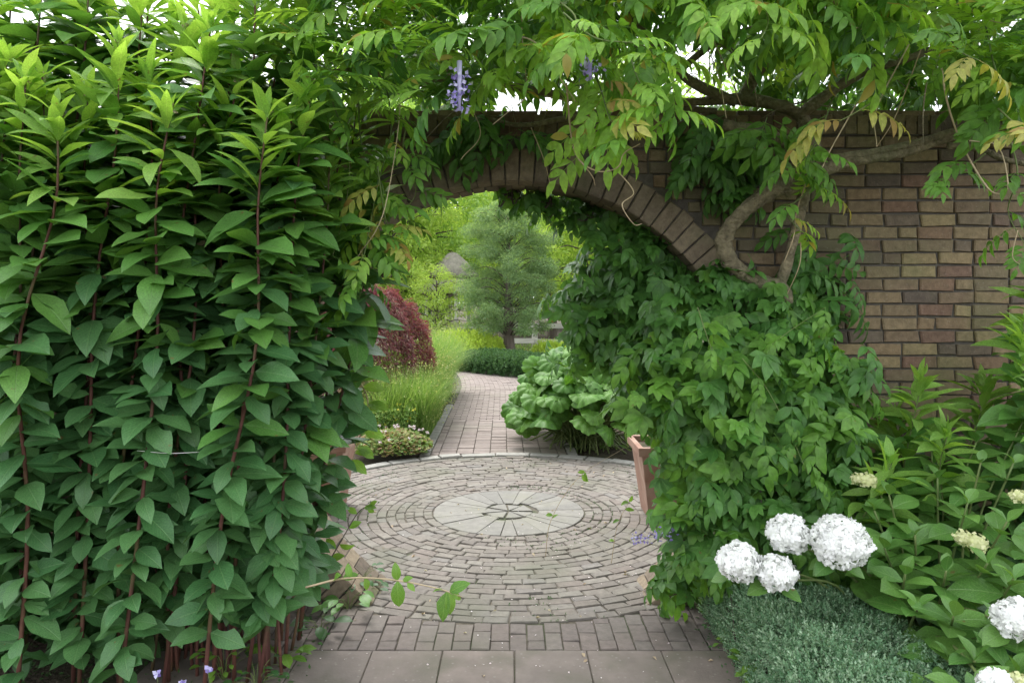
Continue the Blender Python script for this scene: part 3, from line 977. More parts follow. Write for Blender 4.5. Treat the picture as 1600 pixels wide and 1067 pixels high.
def tree(name, base, height, spread, label, cat_mat, n, size, trunk_r=.15, crown0=.25, slim=.4, layers=9, droop=.3, group=None, clump=.35, shape='dome', flat=.6, lean=0.0, trunk='darkbark', cat='tree'):
    bx, by = base
    t = thing(name, (bx, by, 0), label, cat, group)
    n_p = 10
    zz = np.linspace(-.1, height * .93, n_p)
    P = np.stack([bx + np.cumsum(rng.normal(lean, .03 * height / n_p, n_p)), by + np.cumsum(rng.normal(0, .02 * height / n_p, n_p)), zz], 1)
    P[0, :2] = (bx, by)
    V, Fc = tube(P, trunk_r * (1 - np.linspace(0, 1, n_p) * .93) * np.where(np.arange(n_p) == 0, 1.35, 1), 9, .05)
    T = Acc(); T.add(V, Fc)
    T.build('trunk', M[trunk], t)
    L = Acc(); cs, rs = [], []
    for i in range(layers):
        f = crown0 + (1 - crown0) * (i + .3) / layers
        z = f * height
        g = (f - crown0) / (1 - crown0)
        if shape == 'cone': rad = spread * (1.05 - g) ** .8
        elif shape == 'dome': rad = spread * math.sqrt(max(.03, 1 - (2 * g - .75) ** 2 / 1.6))
        else: rad = spread * (.5 + .5 * math.sin(PI * min(1, g + .15)))
        k = max(3, int(7 * rad / spread))
        p0 = np.array([np.interp(z, P[:, 2], P[:, 0]), np.interp(z, P[:, 2], P[:, 1]), z])
        a0 = rng.uniform(0, 6.28)
        for j in range(k):
            a = a0 + j * 2 * PI / k + rng.normal(0, .25)
            rr = rad * rng.uniform(.75, 1.1)
            tip = p0 + np.array([math.cos(a) * rr, math.sin(a) * rr, rr * rng.uniform(-.05, .35)])
            mid = (p0 + tip) / 2 + np.array([0, 0, rr * .12])
            B = spline([p0 - [0, 0, .05 * height], mid, tip], 6)
            V, Fc = tube(B, np.linspace(trunk_r * (.14 if name == 'conifer' else .32) * (1 - g * .6), trunk_r * .04, 6), 5, 0)
            L.add(V, Fc)
            for s in (.35, .62, .85, 1.02):
                cs.append(p0 + (tip - p0) * s + rng.normal(0, .06 * rad, 3)); rs.append(clump * spread * rng.uniform(.55, 1.1) * (.6 + .5 * s))
    L.build('limb', M[trunk], t, 'stuff')
    C = Acc()
    leaf_cloud(C, cs, rs, n, size, slim, droop, .6, flat)
    C.build('crown', cat_mat if not isinstance(cat_mat, str) else M[cat_mat], t, 'stuff')
    return t


def beyond():
    # feathery yellow-green trees, left to right
    tree('feathery_tree', (-4.9, 27), 8.4, 2.5, 'feathery yellow green tree showing above the red maple', 'feather', 22000, .20, .16, .2, .3, 11, .5, 'feathery trees beyond the gate', .22, flat=.45)
    tree('feathery_tree', (-4.6, 31), 11, 3.6, 'tall bright tree behind the feathery one, left of the thatched roof', 'feather2', 18000, .26, .2, .15, .4, 11, .3, 'feathery trees beyond the gate', .22)
    tree('feathery_tree', (.8, 38), 11.5, 4.4, 'pale feathery tree rising behind the conifer at the middle of the gate', 'feather', 30000, .26, .25, .12, .3, 12, .4, 'feathery trees beyond the gate', .20, flat=.5)
    tree('feathery_tree', (3.1, 24), 8.2, 2.4, 'yellow green tree with layered drooping boughs right of the conifer', 'feather', 18000, .19, .15, .2, .3, 9, .6, 'feathery trees beyond the gate', .22, flat=.35)
    tree('broadleaf_tree', (6.6, 30), 12, 4.0, 'mid green broadleaf tree at the right of the gate view', 'feather2', 11000, .28, .3, .15, .5, 11, .3, 'tall trees beyond the wall', .36)
    tree('broadleaf_tree', (-8.5, 34), 13, 4.4, 'mid green broadleaf tree behind the hedge plants beyond the wall', 'feather2', 10000, .32, .3, .15, .5, 10, .3, 'tall trees beyond the wall', .36)
    tree('broadleaf_tree', (-1.4, 52), 13, 5.5, 'darker rounded tree far behind the thatched pavilion', 'deep', 12000, .4, .35, .1, .5, 10, .3, 'tall trees beyond the wall', .36)
    tree('broadleaf_tree', (5.2, 50), 12, 5.5, 'farthest dark tree filling the gap beside the layered boughs', 'deep', 11000, .4, .35, .1, .5, 10, .3, 'tall trees beyond the wall', .36)
    tree('broadleaf_tree', (-7.5, 46), 10, 4.5, 'dark tree low behind the white rail fence', 'deep', 9000, .38, .35, .05, .5, 9, .3, 'tall trees beyond the wall', .36)
    tree('feathery_tree', (-2.55, 23.6), 2.9, 1.15, 'small feathery tree half screening the thatched pavilion', 'feather', 14000, .07, .12, .1, .3, 9, .5, 'feathery trees beyond the gate', .25, flat=.5)
    # the grey-green conifer by the path bend
    tree('conifer', (-.12, 21.5), 4.9, 1.5, 'grey green conifer with a stout trunk at the bend of the path', 'conifer', 60000, .085, .20, .17, .24, 14, .1, None, .21, shape='dome', flat=.6)
    tree('conifer', (1.5, 26.5), 6.6, 1.5, 'slim trunked conifer standing right of the stout one', 'feather2', 10000, .14, .22, .36, .25, 10, .4, None, .34, shape='cone', flat=.45)
    # dark evergreen mass right of the gate view
    tree('dark_shrub', (2.1, 12.5), 2.4, 1.0, 'dark evergreen shrub behind the big leaved clump', 'deep', 9000, .09, .08, .05, .5, 8, .2, None, .4, cat='shrub')
    # thatched pavilion, two tiers
    p = thing('thatched_pavilion', (-2.25, 27, 0), 'round pavilion with a two tier grey thatched roof among the trees', 'pavilion')
    def lathe(prof, n=28, jit=.02):
        V, Fc = [], []
        for i, (r, z) in enumerate(prof):
            for j in range(n):
                a = 2 * PI * j / n; q = r * (1 + rng.normal(0, jit) * (r > .05))
                V.append((p.location.x + q * math.cos(a), p.location.y + q * math.sin(a), z + rng.normal(0, jit * .6)))
        for i in range(len(prof) - 1):
            for j in range(n):
                Fc.append((i * n + j, i * n + (j + 1) % n, (i + 1) * n + (j + 1) % n, (i + 1) * n + j))
        return np.array(V), np.array(Fc)
    link('roof', mesh('roof', *lathe([(.8, 2.05), (1.35, 2.1), (1.4, 2.2), (.95, 2.62), (.6, 2.8)]), M['thatch']), p)
    link('roof', mesh('roof', *lathe([(.5, 2.68), (.98, 2.72), (1.0, 2.82), (.6, 3.25), (.2, 3.62), (.01, 3.68)]), M['thatch']), p)
    for k in range(8):
        a = k * PI / 4 + .2
        V, Fc = tube([(p.location.x + 1.0 * math.cos(a), 27 + 1.0 * math.sin(a), z) for z in (-.05, 1.1, 2.12)], .07, 8)
        link('post', mesh('post', V, Fc, M['wood']), p)
    # white rail fence
    fz = 25.0
    f = thing('rail_fence', (-1.5, fz, 0), 'weathered pale wooden rail fence beyond the planting', 'fence')
    def boxv(c, s):
        c = np.array(c); s = np.array(s) / 2
        V = np.array([(x, y, z) for x in (-1, 1) for y in (-1, 1) for z in (-1, 1)]) * s + c + rng.normal(0, .006, (8, 3))
        return V, np.array([(0, 1, 3, 2), (4, 6, 7, 5), (0, 4, 5, 1), (2, 3, 7, 6), (0, 2, 6, 4), (1, 5, 7, 3)])
    for x in np.arange(-6.6, 2.6, 1.8):
        V, Fc = boxv((x + .2, fz, .5), (.2, .16, 1.12)); link('post', mesh('post', V, Fc, M['wood'], smooth=False), f)
        for z in (.96, .42):
            V, Fc = boxv((x + 1.1, fz - .11, z + rng.normal(0, .02)), (1.76, .05, .17)); link('rail', mesh('rail', V, Fc, M['wood'], smooth=False), f)
beyond()


def tiny_hedge(name, label, cat, outline, h, mat, n, spr, side_n=None, mound=.0, core='boxdark', kind=None, wob=.03):
    """low dense shrub on a 4-corner plan: twigs of tiny leaves over and through its volume"""
    q = np.asarray(outline, float); c = q.mean(0)
    t = thing(name, (c[0], c[1], 0), label, cat, kind=kind)
    # woody twig skeleton inside
    T = Acc()
    for i in range(60):
        u, v = rng.random(2)
        b = (q[0] * (1 - u) + q[1] * u) * (1 - v) + (q[3] * (1 - u) + q[2] * u) * v
        top = b + (b - c) * .08 + rng.normal(0, .04, 2)
        V, Fc = tube(spline([(b[0], b[1], -.05), ((b[0] + top[0]) / 2, (b[1] + top[1]) / 2, h * .5), (top[0], top[1], h * .93)], 4), [.006, .005, .004, .002], 4)
        T.add(V, Fc)
    T.build('twig', M['darkbark'], t, 'stuff')
    u, v = rng.random(n), rng.random(n)
    # three quarters near the surface
    surf = rng.random(n)
    z = rng.random(n) * h
    on_top = surf < .5
    z = np.where(on_top, h * (1 - rng.random(n) ** 2 * .18), z)
    edge = (~on_top) & (surf < .9)
    k = rng.integers(0, 4, n)
    e = rng.random(n) ** 2 * .12
    u = np.where(edge & (k == 0), e, np.where(edge & (k == 1), 1 - e, u)); v = np.where(edge & (k == 2), e, np.where(edge & (k == 3), 1 - e, v))
    b = ((q[0][None] * (1 - u)[:, None] + q[1][None] * u[:, None]) * (1 - v)[:, None] + (q[3][None] * (1 - u)[:, None] + q[2][None] * u[:, None]) * v[:, None])
    rnd_edge = 1 - mound * ((2 * u - 1) ** 4 + (2 * v - 1) ** 4)
    bump = wob * (np.sin(b[:, 0] * 17 + b[:, 1] * 6) + np.sin(b[:, 1] * 21 - b[:, 0] * 8) + np.sin(b[:, 0] * 41 + b[:, 1] * 37) * .5)
    z = z * rnd_edge + bump * (z / h)
    out = (b - c) * (.05 * np.sin(z / h * PI))[:, None]
    P = np.c_[b + out, z]
    oc = unit(np.c_[(b - c), np.zeros(n)])
    d = unit(oc * np.where(on_top, .25, .9)[:, None] + np.array([0, 0, .9]) + rng.normal(0, .38, (n, 3)))
    A = Acc()
    for i, tp in enumerate(spr):
        s = np.arange(i, n, len(spr))
        A.scatter(tp, basis(d[s], rng.normal(0, 1, (len(s), 3)), rng.uniform(.75, 1.25, len(s))), P[s])
    A.build('foliage', M[mat], t, 'stuff')
    return t


def mid_garden():
    big_sprig = [sprig_tpl(8, .10, .05, .026, i) for i in range(3)]
    tiny_hedge('clipped_hedge', 'low dark green clipped hedge in front of the conifer trunk', 'hedge', [(-1.5, 18.6), (.75, 16.4), (1.2, 17.9), (-1.0, 20.4)], .42, 'boxdark', 9000, big_sprig, mound=.3)
    tiny_hedge('lime_shrub', 'low lime yellow shrub behind the clipped hedge', 'shrub', [(-2.6, 20.4), (-.35, 20.6), (-.3, 22.8), (-2.4, 22.8)], .66, 'lime', 7000, big_sprig, mound=.5, wob=.13)
    tiny_hedge('lime_shrub', 'small yellowish shrub right of the conifer trunk', 'shrub', [(.6, 20.5), (1.7, 20.0), (1.8, 21.0), (.7, 21.6)], .5, 'lime', 1800, big_sprig, mound=.4, wob=.07)
    # weeping red maple: drooping curtain of fine leaves over a dome
    bx, by = -2.25, 10.6
    t = thing('japanese_maple', (bx, by, 0), 'weeping dark red Japanese maple beside the tall grass left of the path', 'tree')
    T = Acc()
    for k in range(9):
        a = k * .7; r = rng.uniform(.5, .9)
        V, Fc = tube(spline([(bx, by, -.05), (bx + .1 * math.cos(a), by + .1 * math.sin(a), .8), (bx + .6 * r * math.cos(a), by + .6 * r * math.sin(a), 1.75), (bx + 1.1 * r * math.cos(a), by + 1.1 * r * math.sin(a), 1.0)], 12), np.linspace(.05, .008, 12), 6)
        T.add(V, Fc)
    T.build('trunk', M['darkbark'], t, 'stuff')
    n = 26000
    a = rng.uniform(0, 2 * PI, n); g = rng.random(n) ** .8
    rr = 1.05 * np.sin(g * PI * .5) ** .8 * (1 - .2 * (rng.random(n) ** 2)) * (1 + .10 * np.sin(a * 5) + .06 * np.sin(a * 11 + 2))
    zz = .35 + 1.62 * np.cos(g * PI * .5) ** .75 + rng.normal(0, .05, n) + .07 * np.sin(g * 30 + a * 3)
    P = np.stack([bx + rr * np.cos(a), by + rr * np.sin(a), zz], 1)
    d = unit(np.stack([np.cos(a) * .7, np.sin(a) * .7, -np.full(n, .6)], 1) + rng.normal(0, .6, (n, 3)))
    nr = unit(np.stack([np.cos(a), np.sin(a), np.full(n, .8)], 1) + rng.normal(0, .4, (n, 3)))
    C = Acc(); B = basis(d, nr, rng.uniform(.05, .10, n)); B[:, :, 0] *= .5
    C.scatter(Q, B, P); C.build('crown', M['maple'], t, 'stuff')
    # tall fine grass by the path
    for (x0, x1, y0, y1, h, n, lab) in ((-1.85, -1.12, 9.1, 11.4, 1.0, 14000, 'tall fine grass clump arching over the left edge of the path'),
                                      (-2.1, -1.25, 11.2, 14.6, 1.35, 14000, 'taller seeding grass clump farther along the path under the maple')):
        g = thing('grass_clump', ((x0 + x1) / 2, (y0 + y1) / 2, 0), lab, 'grass', kind='stuff')
        A = Acc()
        P = np.stack([rng.uniform(x0, x1, n), rng.uniform(y0, y1, n), np.full(n, -.04)], 1)
        d = unit(rng.normal(0, 1, (n, 3)) * [1, 1, 0] + np.array([.35, -.15, 0]))
        B = basis(d, np.tile([0, 0, 1.], (n, 1)), h * rng.uniform(.45, 1.1, n))
        bl = [blade_tpl(3, 1, .008, b) for b in (.4, .8, 1.2)]
        for i in range(3):
            s = slice(i, None, 3); A.scatter(bl[i], B[s], P[s])
        A.build('blade', M['grass'], g, 'stuff')
        S = Acc(); m = 2600
        Ps = np.stack([rng.uniform(x0 - .1, x1 + .28, m), rng.uniform(y0 - .2, y1, m), h * (rng.uniform(.25, 1.05, m))], 1)
        S.scatter(Q, basis(rng.normal(0, 1, (m, 3)), rng.normal(0, 1, (m, 3)), rng.uniform(.018, .035, m)), Ps)
        S.build('seed_head', M['seed'], g, 'stuff')
    # geranium-like low plant with pale flowers
    g = thing('geranium', (-1.45, 8.5, 0), 'low pale green geranium with white flowers spilling over the kerb', 'plant')
    A = Acc(); n = 3600
    cx = rng.uniform(0, 2 * PI, n); r = rng.random(n) ** .5
    P = np.stack([-1.42 + .46 * r * np.cos(cx), 8.50 + .42 * r * np.sin(cx), .04 + .26 * np.sqrt(1 - .9 * r ** 2) * rng.uniform(.4, 1, n)], 1)
    pt = [palm_tpl(5, .038, .022, .3, i, 2) for i in range(2)]
    for i in range(2):
        s = slice(i, None, 2); k = len(P[s])
        A.scatter(pt[i], basis(unit(rng.normal(0, 1, (k, 3)) * [1, 1, .4] + [0, -.6, 0]), rng.normal(0, .4, (k, 3)) + [0, -.3, 1], rng.uniform(.8, 1.4, k)), P[s])
    A.build('foliage', M['pale'], g, 'stuff')
    for i in range(26):
        a = rng.uniform(0, 6.28); r = rng.random() ** .5
        p = np.array([-1.42 + .46 * r * math.cos(a), 8.46 + .40 * r * math.sin(a), .12 + .24 * math.sqrt(1 - .8 * r * r)])
        F_ = Acc(); k = 14
        F_.scatter(Q, basis(unit(rng.normal(0, 1, (k, 3)) + [0, 0, .6]), rng.normal(0, 1, (k, 3)), np.full(k, .024)), np.tile(p, (k, 1)))
        F_.build('flower', M['pinkw'], g)
    # yellow-flowered wispy plants at the foot of the grass
    g = thing('yellow_flower_plant', (-1.6, 9.0, 0), 'wispy plant with small yellow flowers between the geranium and the grass', 'plant')
    A = Acc(); n = 2200
    P = np.stack([rng.uniform(-1.95, -1.2, n), rng.uniform(8.75, 9.3, n), rng.random(n) ** .7 * .5], 1)
    A.scatter(quad_tpl(1, .35), basis(unit(rng.normal(0, 1, (n, 3)) + [0, 0, .6]), rng.normal(0, 1, (n, 3)), rng.uniform(.03, .06, n)), P)
    A.build('foliage', M['grass'], g, 'stuff')
    Fl = Acc(); m = 70
    for i in range(24):
        p = np.array([rng.uniform(-1.95, -1.2), rng.uniform(8.7, 9.1), rng.uniform(.25, .55)])
        Fq = Acc(); Fq.scatter(Q, basis(unit(rng.normal(0, 1, (8, 3))), rng.normal(0, 1, (8, 3)), np.full(8, .02)), np.tile(p, (8, 1)))
        Fq.build('flower', M['yellow'], g)
    # big round-leaved clump right of the path
    g = thing('umbrella_plant', (.95, 9.2, 0), 'clump of very large glossy lobed leaves overhanging the right side of the path', 'plant')
    ms = [mesh('leaf', *round_tpl(.155, 8 + i % 3, .3 + .12 * (i % 3), i)[:2], M['big'], round_tpl(.155, 8 + i % 3, .3 + .12 * (i % 3), i)[2]) for i in range(5)]
    Sx = Acc()
    for i in range(260):
        a = rng.uniform(0, 2 * PI); q = rng.random() ** .55
        hh = 1.22 * math.sqrt(1 - .88 * q * q)
        p = np.array([.95 + .98 * q * math.cos(a), 9.35 + 1.15 * q * math.sin(a), max(.13, hh * rng.uniform(.6, 1.05))])
        o = unit(np.array([math.cos(a) * q, math.sin(a) * q - .35, .75 - .3 * q]) + rng.normal(0, .2, 3))
        dr = unit(np.array([math.cos(a), math.sin(a), -.3]) + rng.normal(0, .3, 3))
        put('leaf', ms[i % 5], g, basis(dr, o, rng.uniform(.75, 1.3)), p)
        V, Fc = tube(spline([(.95 + rng.normal(0, .25), 9.35 + rng.normal(0, .3), -.04), (p + [.95, 9.35, 0]) / 2 * [1, 1, .9], p - o * .01], 6), np.linspace(.011, .006, 6), 5)
        Sx.add(V, Fc)
    Sx.build('leaf_stalk', M['greenstem'], g, 'stuff')
mid_garden()


def pot(x, y, label):
    t = thing('terracotta_planter', (x, y, 0), label, 'planter', 'terracotta planters flanking the court')
    def sq(h, z): return [(x + sx * h, y + sy * h, z) for sx, sy in ((-1, -1), (1, -1), (1, 1), (-1, 1))]
    def shell(levels):
        V = []; Fc = []
        for h, z in levels: V += sq(h, z)
        for i in range(len(levels) - 1):
            for j in range(4):
                Fc.append((i * 4 + j, i * 4 + (j + 1) % 4, (i + 1) * 4 + (j + 1) % 4, (i + 1) * 4 + j))
        return V, Fc
    def bev(o):
        b = o.modifiers.new('bevel', 'BEVEL'); b.width = .006; b.segments = 2; b.limit_method = 'ANGLE'
    o = link('body', mesh('body', *shell([(.19, .004), (.262, .555), (.235, .555), (.2, .1)]), M['terra'], smooth=False), t); bev(o)
    o = link('rim', mesh('rim', *shell([(.263, .548), (.292, .552), (.298, .625), (.25, .625), (.24, .53)]), M['terra'], smooth=False), t); bev(o)
    link('potting_soil', mesh('potting_soil', sq(.24, .575), [(0, 1, 2, 3)], M['soil']), t)
pot(1.34, 6.15, 'square tapered terracotta planter half hidden by the climber, right side of the court')
pot(-1.70, 6.30, 'square tapered terracotta planter left of the court beside the tall hedge plants')


# ------------------------------------------------------------------ the tall leafy hedge plants on the left
def leaf_set(name, mats, specs):
    """for every material the same set of shared leaf meshes"""
    tp = [leaf_tpl(**k) for k in specs]
    return tp, {m: shared_meshes(name, tp, M[m]) for m in mats}

broad_specs = [dict(L=1, W=w, n=7, fold=f, droop=dr, a0=.1, serr=.035, widest=wd, wave=.012, seed=i, bite=i % 3)
               for i, (w, f, dr, wd) in enumerate([(.52, .22, .45, .42), (.48, .28, .65, .40), (.56, .15, .3, .45), (.47, .25, .85, .42), (.52, .3, .55, .38), (.50, .18, .7, .44)])]
slim_specs = [dict(L=1, W=w * 1.02, n=7, fold=f, droop=dr, a0=.15, serr=.02, widest=.42, wave=.01, seed=20 + i)
              for i, (w, f, dr) in enumerate([(.25, .35, .45), (.29, .3, .7), (.22, .4, .3), (.31, .25, .9)])]
broad_tpl, broad_me = leaf_set('leaf', ['hedge_mature', 'hedge_mid', 'hedge_young'], broad_specs)
slim_tpl, slim_me = leaf_set('leaf', ['hedge_mature', 'hedge_mid', 'hedge_young'], slim_specs)


def stem_plant(base, top, label, cat='perennial', individual=True, L0=.195, nz=.061, z_first=.34, group=None, bud=True, r0=.0105, name='leafy_plant',
               young=.80, midf=.60, whorl=3, stem='redstem', mature=False):
    base = np.array(base, float); top = np.array(top, float)
    t = thing(name, base, label, cat, group)
    H = top[2] - base[2]
    sway = rng.normal(0, .05, 2) * H / 3
    C = spline([base, base + (top - base) * .33 + [sway[1] * .5, -sway[0] * .5, 0], base + (top - base) * .62 + [sway[0], sway[1], 0], base + (top - base) * .85 + [-sway[1] * .6, sway[0] * .4, 0], top], 16)
    V, Fc = tube(C, np.linspace(r0, r0 * .35, 16), 6)
    S = Acc(); S.add(V, Fc); S.build('stem', M[stem], t)
    if not mature: z_first = .14 if base[0] < -1.75 else min(z_first, .27)
    nn = int((H - z_first) / nz)
    acc = {}
    az0 = rng.uniform(0, 6.28)
    for k in range(nn + 1):
        z = z_first + (H - z_first) * k / nn
        f = z / H
        g = (H - z)                       # distance below the tip
        tt = np.clip(z / H, 0, 1) * 15
        i = min(14, int(tt)); p = C[i] + (C[i + 1] - C[i]) * (tt - i)
        young_leaf = g < (1 - young) * 2.6
        m = 'hedge_young' if g < .50 + rng.normal(0, .1) else ('hedge_mid' if g < 1.25 + rng.normal(0, .2) else 'hedge_mature')
        if mature: m = 'hedge_mature'
        w = (whorl + (1 if individual and g > .9 and whorl == 3 else 0)) if g > .12 else whorl + 2
        if g < .02: w = 5
        for j in range(w):
            az = az0 + k * 1.1 + j * 2 * PI / w + rng.normal(0, .34)
            # upper leaves stand up and out, lower ones hang
            el = np.interp(g, [0, .15, .5, 1.1, 2.2], [.95, .48, .22, -.04, -.24]) + rng.normal(0, .33)
            ln = L0 * np.interp(g, [0, .06, .22, .6, 1.2, 3.2], [.46, .84, 1.15, 1.22, 1.10, .84]) * rng.uniform(.74, 1.16)
            d = np.array([math.cos(az) * math.cos(el), math.sin(az) * math.cos(el), math.sin(el)])
            up = np.array([-math.cos(az) * math.sin(el), -math.sin(az) * math.sin(el), math.cos(el)]) + rng.normal(0, .22, 3) + np.array([0, -.55, 0]) * np.interp(g, [0, .4], [.3, 1])
            narrow = g < .55
            tpl, me = (slim_tpl, slim_me) if narrow else (broad_tpl, broad_me)
            idx = int(rng.integers(0, len(tpl)))
            B = basis(d, up, ln)
            P = p + np.array([math.cos(az), math.sin(az), 0]) * r0 * .7 + np.array([0, 0, rng.normal(0, .022)])
            if individual:
                put('leaf', me[m][idx], t, B, P)
            else:
                acc.setdefault((m, narrow, idx), []).append((B, P))
    if not individual:
        for m in ('hedge_mature', 'hedge_mid', 'hedge_young'):
            A = Acc()
            for (mm, nar, idx), lst in acc.items():
                if mm == m:
                    A.scatter((slim_tpl if nar else broad_tpl)[idx], np.array([b for b, _ in lst]), np.array([q for _, q in lst]))
            A.build('foliage', M[m], t, 'stuff')
    if bud:
        A = Acc(); k = 16
        d = unit(rng.normal(0, 1, (k, 3)) + [0, 0, .8])
        A.scatter(sprig_tpl(5, .012, .010, .006, 3), basis(d, rng.normal(0, 1, (k, 3)), rng.uniform(.8, 1.3, k)), C[-1] + d * .010)
        A.build('flower_bud', M['bud'], t)
    return t


ORD = ['first', 'second', 'third', 'fourth', 'fifth', 'sixth', 'seventh', 'eighth', 'ninth', 'tenth', 'eleventh', 'twelfth', 'thirteenth', 'fourteenth']


def big_hedge():
    # front row: (px of the tip, py of the tip, Y of the tip) over a base row
    front = [(-60, 60), (40, 130), (90, 182), (185, 72), (268, 172), (330, 40), (418, 178), (400, -40), (490, 130), (515, 250), (540, 190)]
    bx = [-2.75, -2.52, -2.25, -2.05, -1.80, -1.66, -1.42, -1.34, -1.20, -1.14, -1.16]
    by = [3.28, 3.32, 3.22, 3.36, 3.24, 3.38, 3.26, 3.42, 3.36, 3.56, 3.86]
    ty = [3.05, 3.05, 3.0, 3.1, 3.0, 3.15, 3.02, 3.2, 3.2, 3.4, 3.75]
    for i, (px, py) in enumerate(front):
        stem_plant((bx[i], by[i], 0), at(px, py, ty[i]), 'tall red stemmed leafy plant, %s from the left in the front hedge row' % ORD[i], group='front row of the tall leafy hedge')
    between = [(10, 90, -2.62), (66, 120, -2.38), (138, 150, -2.12), (232, 110, -1.9), (300, 190, -1.66), (372, 130, -1.45), (455, 190, -1.28)]
    for i, (px, py, x) in enumerate(between):
        stem_plant((x, 3.43, 0), at(px, py, 3.2), 'leafy plant in the gaps of the front hedge row, %s gap from the left' % ORD[i], group='leafy plants filling the gaps of the hedge')
    # second row, a little behind
    mid = [(-120, -40), (-10, 20), (70, -60), (140, -90), (225, -30), (290, 45), (370, -20), (445, 40), (480, -10), (560, 150), (585, 270)]
    for i, (px, py) in enumerate(mid):
        b = (-3.0 + i * .184, 3.56 + (i % 3) * .07 + (.25 if i > 8 else 0), 0)
        stem_plant(b, at(px, py, 3.45 + (.35 if i > 8 else 0)), 'leafy stem with pale top, %s from the left in the second hedge row' % ORD[i], group='second row of the tall leafy hedge', L0=.215)
    for i in range(18):
        b = (-3.5 + i * .13, 3.82 + (i % 2) * .12, 0)
        px = -160 + i * 36
        stem_plant(b, at(px, rng.uniform(-140, 120) + max(0, i - 14) * 40, 3.75), 'tall leafy stem standing hidden at the back of the hedge before the wall', group='back row of the tall leafy hedge', individual=False, L0=.19, bud=False)
    # bare red-brown canes at the foot of the hedge
    for i in range(34):
        x = rng.uniform(-1.8, -1.12); y = rng.uniform(3.42, 3.9)
        V, Fc = tube(spline([(x, y, -.04), (x + rng.normal(0, .02), y, .35), (x + rng.normal(0, .05), y + .03, rng.uniform(.6, 1.0))], 6), np.linspace(.009, .005, 6), 5)
        o = link('bare_cane', mesh('bare_cane', V, Fc, M['redstem']))
        tag(o, 'bare red brown cane among the stems at the foot of the hedge', 'stem', 'bare canes at the foot of the hedge')
    V, Fc = tube(spline([at(215, 704, 3.10), at(265, 708, 3.06), at(312, 706, 3.12)], 14), .0013, 5)
    tag(link('support_wire', mesh('support_wire', V, Fc, M['wire'])), 'thin pale wire tied across the stems of the tall hedge plants', 'wire')
big_hedge()


# ------------------------------------------------------------------ wisteria and climber
wist_tp = [comp_tpl(4, .125, .048, .26, .7, .7, i, n=4) for i in range(4)]
fine_tp = [comp_tpl(6, .105, .030, .28, .5, .5, 10 + i, n=3, spread=46, hang=.15) for i in range(3)]
palm_tp = [palm_tpl(5, .135, .058, .55, 60 + i, 5) for i in range(4)]
climb_tp = [comp_tpl(3, .115, .052, .20, .8, .75, 20 + i, n=5, spread=52, hang=.35) for i in range(4)]
WM = {k: shared_meshes('leaf', wist_tp, M[k]) for k in ('wist_dark', 'wist_mid', 'wist_young', 'wist_yellow')}
FM = {k: shared_meshes('leaf', fine_tp, M[k]) for k in ('wist_mid', 'wist_young')}
PM = {k: shared_meshes('leaf', palm_tp, M[k]) for k in ('wist_dark', 'wist_mid')}
CM = {k: shared_meshes('leaf', climb_tp, M[k]) for k in ('wist_dark', 'wist_mid')}


class Leaves:
    """collects compound leaves; the largest-showing 290 become parts, the rest one joined part per tone"""
    def __init__(s): s.it = []
    def add(s, fam, tone, B, P):
        s.it.append((fam, tone, B, np.asarray(P, float)))
    def build(s, t, limit=290):
        fams = {'w': (wist_tp, WM), 'f': (fine_tp, FM), 'c': (climb_tp, CM), 'p': (palm_tp, PM)}
        def score(e):
            P = e[3]; px = 800 + P[0] / max(P[1], .3) * F; py = HY - (P[2] - CAM_H) / max(P[1], .3) * F
            out = 0 if (0 < px < 1600 and -40 < py < 1067) else 50
            return P[1] + out + rng.normal(0, .15)
        s.it.sort(key=score)
        groups = {}
        for i, (fam, tone, B, P) in enumerate(s.it):
            tp, me = fams[fam]; j = int(rng.integers(0, len(tp)))
            if i < limit: put('leaf', me[tone][j], t, B, P)
            else: groups.setdefault(tone, []).append((fam, j, B, P))
        for tone, lst in groups.items():
            A = Acc()
            for fam in fams:
                for j in range(4):
                    sub = [(b, p) for f_, jj, b, p in lst if f_ == fam and jj == j]
                    if sub: A.scatter(fams[fam][0][j], np.array([b for b, _ in sub]), np.array([p for _, p in sub]))
            A.build('foliage', M[tone], t, 'stuff')


def vine_piece(t, name, ctrl, r0, r1, n=26, mat='bark', sides=10, rough=.05, twist=0.0):
    C = spline(ctrl, n)
    rr = np.linspace(r0, r1, n) * (1 + .08 * np.sin(np.linspace(0, 17, n) + len(ctrl)))
    V, Fc = tube(C, rr, sides, rough)
    A = Acc(); A.add(V, Fc, None, rng.random())
    return A.build(name, M[mat], t)


